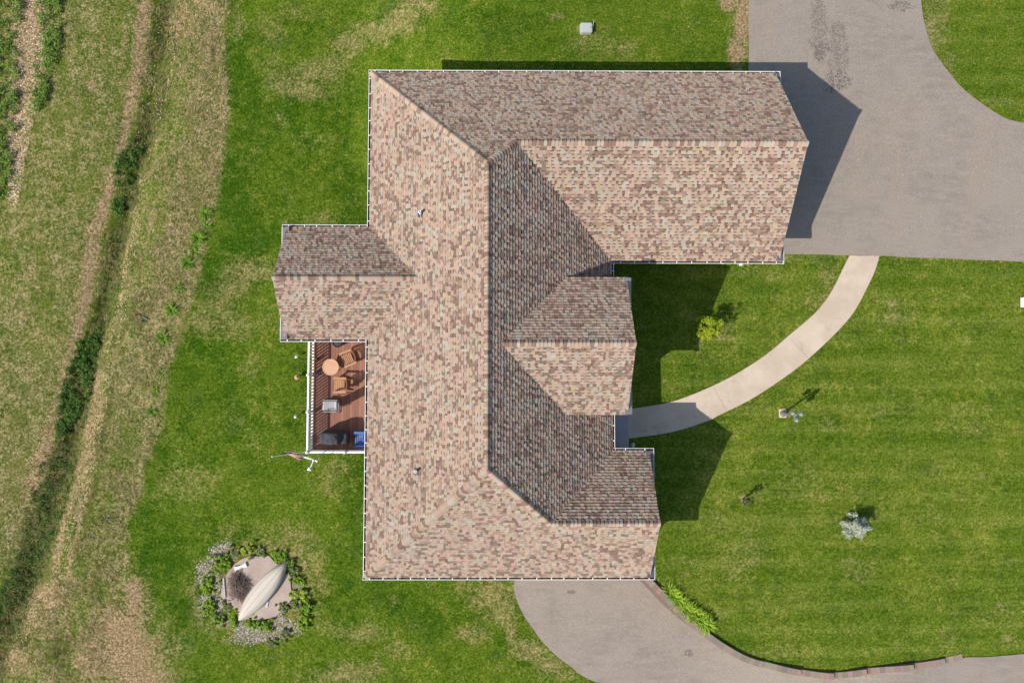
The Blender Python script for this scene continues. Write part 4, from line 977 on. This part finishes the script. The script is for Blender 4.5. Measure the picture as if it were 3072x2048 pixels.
# ------------------------------------------------------------------ utility boxes
def rbox(m, sx, sy, z0, z1, r_, col, top=0.):
    pts = []
    for cx_, cy_, a0 in ((sx-r_, sy-r_, 0), (-sx+r_, sy-r_, 90), (-sx+r_, -sy+r_, 180), (sx-r_, -sy+r_, 270)):
        for k in range(5): a = math.radians(a0+k*22.5); pts.append((cx_+r_*math.cos(a), cy_+r_*math.sin(a)))
    n_ = len(pts); levels = [(z0, 1), (z1-.03, 1), (z1-.008, .985), (z1, .95)]
    vs = [(p[0]*f_, p[1]*f_, z) for z, f_ in levels for p in pts]
    fs = [(l*n_+i, l*n_+(i+1) % n_, (l+1)*n_+(i+1) % n_, (l+1)*n_+i) for l in range(3) for i in range(n_)]+[tuple(range(3*n_, 4*n_))]
    m.add(vs, fs, col)
t = empty('utility_pedestal', G(1758, 90), label='rounded pale grey green utility box with a lid slot on the upper lawn', cat='utility box')
m = MB(); rbox(m, .30, .25, -.05, .24, .08, (.34, .36, .33)); m.build('body', M['plain'], t)
m = MB(); rbox(m, .265, .215, .24, .275, .06, (.36, .385, .37)); lid = m.build('lid', M['plain'], t)
m = MB(); m.box((.19, -.055, .27), (.215, .04, .277), (.03, .03, .03)); m.build('slot', M['plain'], lid)
for i in range(6): m = MB(); m.flat((-.33, -.18+i*.07, .12), (-.29, -.18+i*.07, .12), .02, .14, (.40, .42, .38)); m.build('vent_fin', M['plain'], t)
m = MB(); m.bar((.30, .02, .1), (.35, .28, .42), .008, (.6, .65, .45), 6); m.build('marker_rod', M['plain'], t)
t = empty('meter_box', G(3084, 907), label='white box at the right edge of the front lawn', cat='utility box')
m = MB(); rbox(m, .37, .24, -.05, .34, .03, (.72, .71, .70)); m.build('body', M['plain'], t)
m = MB(); m.box((-.385, -.255, .335), (.385, .255, .365), (.78, .78, .78)); m.build('lid', M['plain'], t, bevel=.006)

# ------------------------------------------------------------------ lawn ornaments by the deck
for i, (x, y, kind, lb) in enumerate([(893.5, 1071, 'g', 'small clear glass garden light on the lawn near the upper end of the deck rail'), (893.8, 1132.5, 't', 'terracotta coloured ball ornament on the lawn beside the deck'), (891, 1249, 'g', 'small chrome garden light on the lawn beside the lower half of the deck rail')]):
    t = empty('garden_light' if kind == 'g' else 'garden_ornament', G(x+2, y-1), label=lb, cat='garden light' if kind == 'g' else 'ornament')
    c = (.55, .58, .60) if kind == 'g' else (.50, .24, .13)
    m = MB(); m.bar((0, 0, -.05), (0, 0, .28), .012, (.2, .2, .2), 6); m.build('stake', M['metal'], t)
    m = MB()
    if kind == 'g': m.lathe([(.03, .27), (.055, .29), (.06, .36), (.085, .37), (.08, .385), (.03, .41), (.012, .42)], (0, 0, 0), 12, c)
    else: m.lathe([(.04, .24)]+[(.095*math.sin(a), .33-.095*math.cos(a)) for a in np.linspace(.5, 3.0, 9)], (0, 0, 0), 16, c); m.lathe([(.12, .325), (.12, .335)], (0, 0, 0), 16, (.6, .42, .3))
    m.build('head', M['metal'] if kind == 'g' else M['stone'], t, smooth=False)

# ------------------------------------------------------------------ flag on the deck corner
zt = 1.75
tip = Vector((*P(817, 1369, zt), zt)); foot = Vector((Xw-.06, Ys, zd+.62))
t = empty('flag', foot, label='red white and blue striped flag on a pole leaning out from the deck corner post', cat='flag')
m = MB(); m.bar((0, 0, 0), tip-foot, .013, (.66, .66, .5), 8); m.build('pole', M['plain'], t)
m = MB(); e = (tip-foot); m.lathe([(.001, -.03), (.028, 0), (.035, .03), (.02, .06), (.001, .07)], e, 12, (.8, .8, .78)); m.build('finial', M['plain'], t)
pd = (foot-tip).normalized()
hv = pd*.80; base_ = e+pd*.12; fv = Vector((.55, -.10, -.90)); side = Vector((0, 1, 0))
ns, ntt = 26, 40; m = MB(); m2 = MB(); m3 = MB()
def fp(s, q, off=0):
    w_ = (.21*q+.02)*math.sin(4.4*s+2.0*q+.4)*1.0+.06*q*math.sin(9*s+1)
    p = base_+hv*(s*(1-.25*q))+fv*(q*1.05)+side*(w_+.03)
    return p+Vector((-.3, 0, .95))*off
RED, WH, BL = (.40, .008, .025), (.74, .72, .70), (.012, .02, .10)
for i in range(ns):
    for j in range(ntt):
        s0, s1, q0_, q1_ = i/ns, (i+1)/ns, j/ntt, (j+1)/ntt
        inb = (s0 < 7/13-.001) and (q0_ < .4)
        col = BL if inb else (RED if (i//2) % 2 == 0 else WH)
        (m2 if inb else m).add([fp(s0, q0_), fp(s1, q0_), fp(s1, q1_), fp(s0, q1_)], [(0, 1, 2, 3)], col)
st_o = m.build('stripes', M['cloth'], t); cn = m2.build('canton', M['cloth'], t)
for rr in range(9):
    for cc in range(6 if rr % 2 == 0 else 5):
        s = (rr+1)*(7/13)/10; q = .4*((cc*2+1+(rr % 2))/12)
        for off in (.004, -.004):
            pts = []
            for a in range(10):
                R2 = .018 if a % 2 == 0 else .008; an = a*math.pi/5
                pts.append(fp(s+R2*math.cos(an)/.8, q+R2*math.sin(an)/1.1, off))
            m3.add(pts, [tuple(range(10))], (.8, .8, .8))
so_ = m3.build('star_field', M['cloth'], cn)

# ------------------------------------------------------------------ wind spinner on a pole
hz = 1.9; hub = Vector((*P(941, 1379, hz), hz)); gp_ = (hub.x+.05, hub.y+.12); gz_ = float(terr(*gp_))
t = empty('wind_spinner', (gp_[0], gp_[1], gz_), label='white wind spinner with long blades and a tail on a pole below the deck corner', cat='wind spinner'); o_ = Vector(t.location)
m = MB(); m.tube([(0, 0, -.1), (0, 0, hz-gz_-.35), hub-o_], .02, (.35, .36, .38)); m.build('pole', M['metal'], t)
hb = hub-o_; 
def off(px_, py_, z): q = Vector((*P(px_, py_, z), z)); return q-o_
a1, a2 = off(909.5, 1370, hz), off(952.5, 1385, hz)
for q, w0 in ((a1, .075), (a2, .05)):
    m = MB(); d = (q-hb); sd = Vector((-d.y, d.x, 0)).normalized(); pr = [(0, .3), (.25, .8), (.7, 1.), (.93, .8), (1, .25)]
    vs = []
    for f_, ww in pr: vs += [hb+d*f_+sd*(w0/2*ww)+Vector((0, 0, .012)), hb+d*f_-sd*(w0/2*ww)-Vector((0, 0, .012))]
    vs += [v+Vector((0, 0, -.012)) for v in vs]; n_ = 10
    m.add(vs, [(2*i, 2*i+1, 2*i+3, 2*i+2) for i in range(4)]+[(n_+2*i, n_+2*i+2, n_+2*i+3, n_+2*i+1) for i in range(4)]+[(2*i, 2*i+2, n_+2*i+2, n_+2*i) for i in range(4)]+[(2*i+1, n_+2*i+1, n_+2*i+3, 2*i+3) for i in range(4)], (.8, .8, .78)); m.build('blade', M['white'], t)
tl = off(931, 1404, hz); m = MB(); m.bar(hb, tl, .02, (.78, .78, .74), 10); m.build('boom', M['white'], t)
m = MB(); c = off(928, 1403.5, hz); m.lathe([(.001, -.06)]+[(.06*math.sin(a), -.06*math.cos(a)) for a in np.linspace(.3, 2.9, 8)], c, 14, (.7, .7, .72)); m.build('ball', M['metal'], t, smooth=True)
m = MB(); m.flat(off(921.5, 1407.5, hz), off(932, 1410.5, hz), .05, .015, (.8, .8, .8)); m.build('tail_fin', M['white'], t)
m = MB(); m.lathe([(.001, -.04), (.05, -.03), (.05, .03), (.001, .04)], hb, 12, (.25, .26, .3)); m.build('hub', M['metal'], t)

# ------------------------------------------------------------------ garden ring, patio, canoe
g3 = lambda x, y: (560+x/3.919, 1580+y/3.919)
pat = [g3(*p) for p in [(745,340),(860,342),(965,333),(1050,420),(1100,450),(1165,540),(1215,565),(1228,700),(1240,840),(1185,915),(1045,1055),(860,1088),(690,1088),(600,1010),(500,905),(400,800),(425,690),(450,590),(500,520),(570,430),(640,380)]]
drape('garden_patio', gp(pat), M['patio'], off=.05, st=.5, bst=.15, jit=.012, kind='structure')
cA, cB = G(*g3(1190, 400), .15), G(*g3(610, 1100), .15)
mid = (Vector(cA)+Vector(cB))/2; dC = Vector((cB.x-cA.x, cB.y-cA.y, 0)); LC = dC.length
zg_ = max(cA.z, cB.z)+.05
t = empty('canoe', (mid.x, mid.y, zg_), math.atan2(dC.y, dC.x), label='cream canoe lying upside down across the stone patio', cat='canoe')
def hull(tt, a):   # tt -1..1 along, a -1..1 around
    w_ = .50*max(0, 1-abs(tt)**2.1)**.95+.004; zgw = .17-.13*tt*tt*abs(tt); zk = .50-.05*tt*tt-.36*abs(tt)**9
    c_ = math.cos(a*math.pi/2); s_ = math.sin(a*math.pi/2)
    return Vector((tt*LC/2, w_*math.copysign(abs(s_)**.75, s_), zgw+(zk-zgw)*abs(c_)**.72))
NT, NA = 60, 24; m = MB(); vs = [hull(-1+2*i/NT, -1+2*j/NA) for i in range(NT+1) for j in range(NA+1)]
m.add(vs, [(i*(NA+1)+j, i*(NA+1)+j+1, (i+1)*(NA+1)+j+1, (i+1)*(NA+1)+j) for i in range(NT) for j in range(NA)], (.46, .41, .33)); m.build('hull', M['plain'], t, smooth=True)
for a in (-.33, 0, .33):
    m = MB(); q = [hull(-1+2*i/NT, a) for i in range(3, NT-2)]; m.tube([p+Vector((0, 0, .001)) for p in q], .008, (.24, .215, .18), 6); m.build('keel_strip', M['plain'], t)
for s_ in (-1, 1):
    m = MB(); m.tube([hull(-1+2*i/NT, s_) for i in range(NT+1)], .016, (.30, .28, .24), 6); m.build('gunwale', M['plain'], t)
p = G(*g3(955, 885)); t = empty('paddle', p+Vector((0, 0, .06)), math.radians(78), label='short pale paddle blade sticking out from under the canoe', cat='paddle')
m = MB(); m.flat((-.22, 0, .03), (.12, 0, .03), .10, .015, (.50, .48, .50)); m.build('blade', M['wood'], t); m = MB(); m.bar((.1, 0, .03), (.7, 0, .05), .015, (.4, .34, .26), 6); m.build('shaft', M['wood'], t)
p = G(*g3(640, 462)); t = empty('bench_plank', p+Vector((0, 0, .05)), math.radians(20), label='short white waisted plank lying on the patio above the branch pile', cat='plank')
m = MB(); pr = [(-.30, .12), (-.2, .085), (0, .065), (.2, .09), (.30, .125), (.33, .08)]; vs = [Vector((x, y, .10)) for x, y in pr]+[Vector((x, -y, .10)) for x, y in pr[::-1]]; vs2 = [v-Vector((0, 0, .05)) for v in vs]; n_ = len(vs)
m.add(vs+vs2, [tuple(range(n_-1, -1, -1)), tuple(range(n_, 2*n_))]+[(i, (i+1) % n_, (i+1) % n_+n_, i+n_) for i in range(n_)], (.62, .57, .52)); m.build('board', M['wood'], t)
for x in (-.22, .22): m = MB(); m.box((x-.02, -.06, 0), (x+.02, .06, .05), (.4, .36, .33)); m.build('foot', M['wood'], t)
for k, (a, b, lb) in enumerate([((443, 590), (462, 828), 'long weathered grey board lying beside the branch pile'), ((438, 600), (440, 700), 'short grey board next to the long one at the patio edge')]):
    A_, B_ = G(*g3(*a)), G(*g3(*b)); m = MB(); c_ = (A_+B_)/2; m.flat(A_-c_+Vector((0, 0, .10)), B_-c_+Vector((0, 0, .10)), .05, .04, (.42, .37, .32)); o = m.build('board', M['wood']); o.location = c_; tag(o, lb, 'board', 'loose boards on the patio')
r = random.Random(9); pc = G(*g3(620, 700)); m = MB()
for i in range(330):
    a = r.gauss(math.radians(105), .75); Lb = r.uniform(.35, 1.25); cx_, cy_ = r.gauss(.0, .20), r.gauss(.08, .27); d = Vector((math.cos(a), math.sin(a), r.uniform(-.12, .12)))*Lb/2
    z = .06+.30*r.random()*math.exp(-(cx_**2+cy_**2)*6); c = r.choice([(.13, .085, .065), (.18, .125, .10), (.09, .06, .05), (.24, .18, .14), (.16, .10, .075)])
    b = Vector((cx_, cy_, z)); mm_ = b+Vector((r.uniform(-.03, .03), r.uniform(-.03, .03), .02)); m.bar(b-d, mm_, .004, c, 4, .009, cap=False); m.bar(mm_, b+d, .009, c, 4, .003, cap=False)
t = empty('branch_pile', pc, label='heap of dead brown branches on the patio beside the canoe', cat='branches'); m.build('branches', M['wood'], t)
# gravel
def chips(n, fn, size, cols, seed, flat=.6):
    """n small irregular stones (tetra-like) at (x,y) from fn(g)"""
    g = np.random.default_rng(seed); XY = fn(g, n); z = terr(XY[:, 0], XY[:, 1]); s_ = size*g.uniform(.5, 1.5, n)
    base = np.array([[1, 0, 0], [.2, .9, 0], [-.9, .3, 0], [-.3, -.9, 0], [.1, .1, 1.]])
    a = g.uniform(0, 6.28, n); ca, sa = np.cos(a), np.sin(a); J = base[None]*g.uniform(.7, 1.3, (n, 5, 3))
    x = J[..., 0]*ca[:, None]-J[..., 1]*sa[:, None]; y = J[..., 0]*sa[:, None]+J[..., 1]*ca[:, None]
    V_ = np.stack([XY[:, :1]+x*s_[:, None], XY[:, 1:]+y*s_[:, None], z[:, None]+J[..., 2]*s_[:, None]*flat+.0], -1).reshape(-1, 3)
    tf = np.array([[0, 1, 4], [1, 2, 4], [2, 3, 4], [3, 0, 4]]); F_ = (tf[None]+5*np.arange(n)[:, None, None]).reshape(-1, 3)
    cols = np.array(cols); C = np.repeat(cols[g.integers(0, len(cols), n)]*g.uniform(.8, 1.2, (n, 1)), 4, 0); return V_, F_, C
def blobxy(L, conv=g3):
    W_ = [(*G(*conv(x, y))[:2], a*K*.765625/3.919*1.05, b*K*.765625/3.919*1.05) for x, y, a, b in L]; wt = np.array([w_[2]*w_[3] for w_ in W_]); wt = wt/wt.sum(); W_ = np.array(W_)
    def fn(g, n):
        i = g.choice(len(W_), n, p=wt); rr = np.sqrt(g.random(n))*g.uniform(.6, 1.15, n); a = g.uniform(0, 6.28, n)
        return np.stack([W_[i, 0]+W_[i, 2]*rr*np.cos(a), W_[i, 1]+W_[i, 3]*rr*np.sin(a)], -1)
    return fn
GR0 = [(450,220,70,50),(390,280,80,60),(330,340,70,60),(230,460,70,50),(190,560,60,80),(190,640,50,60),(640,1190,60,70),(760,1240,110,90),(830,1180,60,50),(980,1270,130,60),(1120,1150,90,70),(1230,1180,110,60),(1060,1090,60,40),(450,1090,90,60),(250,820,70,40),(370,660,40,90),(360,900,60,80),(1080,1000,60,60),(200,900,40,90),(700,1320,160,40),(1290,720,50,60)]
GR = [(x, y, a*1.6, b*1.6) for x, y, a, b in GR0]
V_, F_, C_ = chips(3600, blobxy(GR), .030, [(.36, .30, .28), (.28, .225, .20), (.44, .39, .37), (.20, .15, .12), (.32, .24, .20), (.15, .13, .08)], 61)
npmesh('gravel', V_, F_, C_, M['stone'], kind='stuff', label='loose pinkish white gravel scattered round the patio', cat='gravel')
# bedding plants round the patio (zoom px, radius, height, tone)
BP = [((690,268),.27,.42,'y','bright yellow green leafy plant at the top of the patio'),((400,440),.30,.3,'g','bushy green plant at the upper left of the patio beside the gravel'),((470,400),.22,.3,'g','green plant close to the upper left patio corner'),((560,300),.2,.22,'o','low olive plant left of the bright yellow green one'),
((260,650),.26,.3,'b','round bright green plant left of the branch pile'),((230,730),.26,.28,'b','spreading bright green plant below the round one at the left'),((260,900),.22,.32,'b','leafy plant at the lower left edge of the ring'),((290,970),.26,.36,'b','tall leafy plant beside a dark hollow at the lower left'),((380,1080),.25,.3,'g','green plant at the bottom left of the ring'),
((560,1110),.2,.24,'b','small bright plant just under the canoe tip'),((860,1140),.26,.34,'g','dense green plant touching the bottom patio edge'),((950,1150),.22,.36,'g','dark green plant right of the dense one at the bottom edge'),((740,1110),.17,.18,'g','low green plant below the lower patio corner'),
((1180,1260),.2,.2,'o','sparse low plant at the lower right edge of the ring'),((1400,1100),.26,.36,'b','bushy bright plant at the far lower right of the ring'),((1440,920),.28,.42,'g','tallest dark green plant at the right side of the ring'),((1390,800),.24,.34,'y','yellow green plant on the right side of the ring'),
((1310,620),.26,.28,'g','leafy green plant right of the patio'),((1260,520),.2,.25,'o','small olive plant near the upper right patio edge'),((1200,440),.24,.36,'g','green plant behind the upper canoe tip'),((1120,360),.24,.28,'g','green plant above the upper canoe tip'),((1050,330),.18,.22,'b','small bright plant at the top right patio corner'),
((880,285),.16,.18,'o','low olive plant above the top patio edge'),((480,930),.2,.2,'o','pale spreading plant at the lower left patio edge'),((1150,960),.22,.2,'o','soft grey green plant at the lower right patio edge'),((1300,900),.24,.22,'o','loose olive plant between the patio and the tallest plant'),((1380,1010),.22,.25,'g','green plant between the tallest plant and the bushy bright one'),((1280,780),.16,.2,'y','small yellow green plant at the right patio edge'),((540,1000),.16,.16,'b','tiny bright plant beside the lower left patio corner'),((1010,1360),.18,.14,'o','lowest flat plant in the gravel below the ring')]
TN = {'y': [(.34, .42, .05), (.42, .48, .08), (.24, .32, .03)], 'g': [(.11, .21, .02), (.17, .29, .03), (.27, .38, .05)], 'b': [(.20, .33, .025), (.28, .41, .04), (.14, .24, .02)], 'o': [(.18, .22, .08), (.23, .26, .11), (.12, .16, .04)]}
r = random.Random(77)
for i, ((x, y), R0, hh, tn, lb) in enumerate(BP):
    cent = [(r.gauss(0, R0*.68), r.gauss(0, R0*.68), r.uniform(.03, hh*.62), r.uniform(.05, .10)) for _ in range(22)]
    bush('garden_plant', G(*g3(x, y)), cent, int(7600*R0), .034, TN[tn], 400+i, lb, 'plant', 'plants round the stone patio', stems=4)

# ------------------------------------------------------------------ wild growth on the west side
def polyxy(pts, wid):
    Wp = np.array([G(x, y)[:2] for x, y in pts]); seg = np.linalg.norm(np.diff(Wp, axis=0), axis=1); cum = np.concatenate([[0], np.cumsum(seg)])
    wid = np.array(wid if hasattr(wid, '__len__') else [wid]*len(pts))*K*.765625
    def fn(g, n):
        s_ = g.random(n)*cum[-1]; x = np.interp(s_, cum, Wp[:, 0]); y = np.interp(s_, cum, Wp[:, 1]); w_ = np.interp(s_, cum, wid)
        return np.stack([x+w_*g.uniform(-1, 1, n), y+.2*g.normal(size=n)], -1)
    return fn
def weeds(name, fn, nclump, per, size, h, cols, seed, label, cat, rad=.2):
    g = np.random.default_rng(seed); XY = fn(g, int(nclump*1.3)); k_ = np.sin(XY[:, 0]*3.1+np.sin(XY[:, 1]*1.9)*2)+np.sin(XY[:, 1]*2.3+np.cos(XY[:, 0]*2.7)*1.6)+g.normal(size=len(XY))*.7; XY = XY[np.argsort(-k_)[:nclump]]; z = terr(XY[:, 0], XY[:, 1]); hh = g.uniform(.3, 1., nclump)*h
    cent = np.stack([XY[:, 0], XY[:, 1], z+hh*.6, g.uniform(.45, 1.3, nclump)*rad], -1)
    V_, F_, C_ = leaf_cloud(cent, nclump*per, size, cols, seed, (1, 1, .8))
    return npmesh(name, V_, F_, C_, M['leaf'], kind='stuff', label=label, cat=cat)
GREEN = [(.11, .20, .03), (.16, .26, .04), (.22, .32, .06), (.07, .12, .02)]
weeds('brush', polyxy([(150,-60),(148,40),(160,110),(150,170),(128,220),(130,270),(118,320)], [40,36,26,32,32,24,16]), 190, 40, .045, .4, GREEN, 71, 'bright green leafy brush between the littered strip and the mown field', 'brush')
weeds('brush', polyxy([(10,-60),(22,30),(12,110),(10,190),(18,260),(16,330),(8,430),(2,520),(0,600)], [54,60,48,54,46,42,40,34,30]), 300, 38, .045, .42, GREEN, 72, 'bright green leafy brush along the left edge beyond the littered strip', 'brush')
DK = [(.05, .11, .018), (.08, .17, .025), (.13, .22, .045), (.03, .06, .01)]
weeds('ditch_brush', polyxy([(405,440),(380,480),(368,540),(362,600),(352,640)], [24,30,30,26,16]), 85, 40, .045, .36, DK, 73, 'dark green brush in the upper ditch', 'brush', .17)
weeds('ditch_brush', polyxy([(285,990),(262,1060),(245,1130),(232,1180),(215,1240),(190,1290)], [24,32,40,44,34,20]), 240, 42, .045, .38, DK, 74, 'dense dark green brush in the middle ditch', 'brush', .17)
weeds('ditch_weeds', polyxy([(190,1380),(165,1450),(140,1540),(110,1640),(80,1730),(30,1820),(0,1880)], [62,62,58,54,50,50,40]), 360, 20, .04, .24, DK+[(.12, .13, .05)], 75, 'low tangled weeds in the lower ditch', 'weeds', .2)
def tufts(fn, n, per, L, wd_, cols, seed, label, name, up=.9, lean=(.5, .25)):
    g = np.random.default_rng(seed); XY = fn(g, n*2); k_ = np.sin(XY[:, 0]*2.1+np.sin(XY[:, 1]*1.3)*2)+np.sin(XY[:, 1]*2.9+np.cos(XY[:, 0]*1.7)*1.6)+g.normal(size=len(XY))*.5; XY = XY[np.argsort(-k_)[:n]]; XY = np.repeat(XY, per, 0)+g.normal(size=(n*per, 2))*.05; z = terr(XY[:, 0], XY[:, 1]); N_ = n*per
    la = np.repeat(g.normal(size=(n, 2))*.5, per, 0)+g.normal(size=(N_, 2))*.4+np.array(lean); d = np.concatenate([la, np.full((N_, 1), up)], 1); d /= np.linalg.norm(d, axis=1)[:, None]
    Lk = L*g.uniform(.5, 1.3, (N_, 1)); b = np.stack([XY[:, 0], XY[:, 1], z-.01], -1); sd = np.cross(d, np.array([0, 0, 1.])); sd /= np.linalg.norm(sd, axis=1)[:, None]+1e-6
    a_ = g.uniform(-1, 1, (N_, 1)); sd = sd*wd_*.5; mid_ = b+d*Lk*.55; tip_ = mid_+(d*np.array([1.4, 1.4, .35]))*Lk*.5
    V_ = np.stack([b-sd, b+sd, mid_+sd*.8, tip_, mid_-sd*.8], 1).reshape(-1, 3)
    i5 = 5*np.arange(N_)[:, None]; F_ = np.concatenate([i5+np.array([0, 1, 2]), i5+np.array([0, 2, 4]), i5+np.array([4, 2, 3])], 0)
    cols = np.array(cols); ci = np.repeat(g.integers(0, len(cols), n), per); C = cols[ci]*g.uniform(.75, 1.25, (N_, 1)); C = np.concatenate([C, C, C], 0)
    return npmesh(name, V_, F_, C, M['leaf'], kind='stuff', label=label, cat='grass')
STR = [(.46, .35, .18), (.38, .28, .14), (.54, .42, .24), (.26, .25, .08), (.15, .18, .04), (.42, .33, .16), (.19, .21, .06), (.12, .15, .035)]
med_pts = [(600,-60),(590,60),(590,200),(585,320),(560,450),(530,560),(500,680),(470,800),(440,900),(410,1000),(390,1080),(370,1200),(350,1320),(320,1440),(300,1560),(270,1680),(220,1800),(200,1920),(200,2080)]
tufts(polyxy(med_pts, [100,100,95,105,115,115,115,105,105,95,105,120,125,115,100,100,110,120,130]), 5200, 5, .17, .014, STR, 81, 'tall dry straw coloured meadow grass east of the ditch', 'meadow_grass')
tufts(polyxy(ditch[1:], [44,42,40,38,36,34,34,34,36,44,50,50,50,50,44]), 3200, 6, .24, .016, [(.14, .18, .035), (.09, .11, .025), (.24, .22, .07), (.40, .32, .15), (.11, .19, .03), (.20, .17, .08), (.30, .26, .09)], 82, 'dark rank grass in the ditch', 'ditch_grass', lean=(.6, .45))
# leaf and twig litter
V_, F_, C_ = chips(2300, polyxy([(88,-60),(85,60),(92,120),(78,200),(74,280),(60,360),(52,440),(46,520),(40,600)], [56,54,60,54,48,40,34,26,16]), .036, [(.46, .33, .22), (.36, .25, .19), (.55, .42, .28), (.28, .17, .13), (.42, .27, .19)], 91, .35)
npmesh('leaf_litter', V_, F_, C_, M['wood'], kind='stuff', label='pinkish tan leaf and wood litter in the strip at the far left', cat='litter')
V_, F_, C_ = chips(1500, polyxy([(500,40),(490,200),(455,360),(440,520),(420,620),(250,1500),(205,1600),(170,1740),(130,1830),(60,1960)], [60,50,40,30,24,16,14,40,60,60]), .028, [(.50, .36, .2), (.42, .30, .18), (.58, .46, .30)], 92, .35)
npmesh('leaf_litter', V_, F_, C_, M['wood'], kind='stuff', label='scattered dry tan leaves along the ditch banks', cat='litter')
r = random.Random(31); m = MB()
for (x, y) in [(60, 225), (95, 280), (40, 180), (85, 130), (30, 330), (60, 410), (100, 60)]:
    pass
A_, B_ = G(66, 281), G(101, 278); c_ = (A_+B_)/2; m.bar(A_-c_+Vector((0, 0, .05)), B_-c_+Vector((0, 0, .04)), .03, (.06, .045, .04), 7, .02); o = m.build('fallen_branch', M['wood']); o.location = c_; tag(o, 'dark short fallen branch lying in the tan litter strip', 'branch', 'fallen branches')
m = MB(); A_, B_ = G(52, 227), G(74, 221); c_ = (A_+B_)/2; m.bar(A_-c_+Vector((0, 0, .05)), B_-c_+Vector((0, 0, .07)), .016, (.5, .38, .3), 6, .01); o = m.build('fallen_branch', M['wood']); o.location = c_; tag(o, 'pale thin curved branch in the tan litter strip above the dark one', 'branch', 'fallen branches')
# marker stake and drain pipe in the meadow
p = G(331, 1556); m = MB(); m.bar((-.17, 0, .08), (.17, .01, .07), .022, (.10, .10, .12), 8); m.bar((.16, 0, 0), (.20, .06, .25), .008, (.55, .12, .04), 5); o = m.build('pipe_end', M['plain']); o.location = p; tag(o, 'short dark pipe end with an orange marker in the lower meadow', 'pipe')
p = G(436, 954); m = MB(); m.bar((-.14, .08, .04), (.14, -.08, .06), .025, (.16, .16, .18), 8); o = m.build('drain_pipe', M['plain']); o.location = p; tag(o, 'grey drain pipe stub beside a dark hollow in the upper meadow', 'pipe')
p = G(1897, 1334); m = MB(); m.lathe([(.02, -.02), (.11, .02), (.12, .10), (.07, .17), (.01, .19)], (0, 0, 0), 9, (.42, .40, .38)); o = m.build('stone', M['stone']); o.location = p; tag(o, 'small pale stone beside the front stoop in the shade', 'stone')
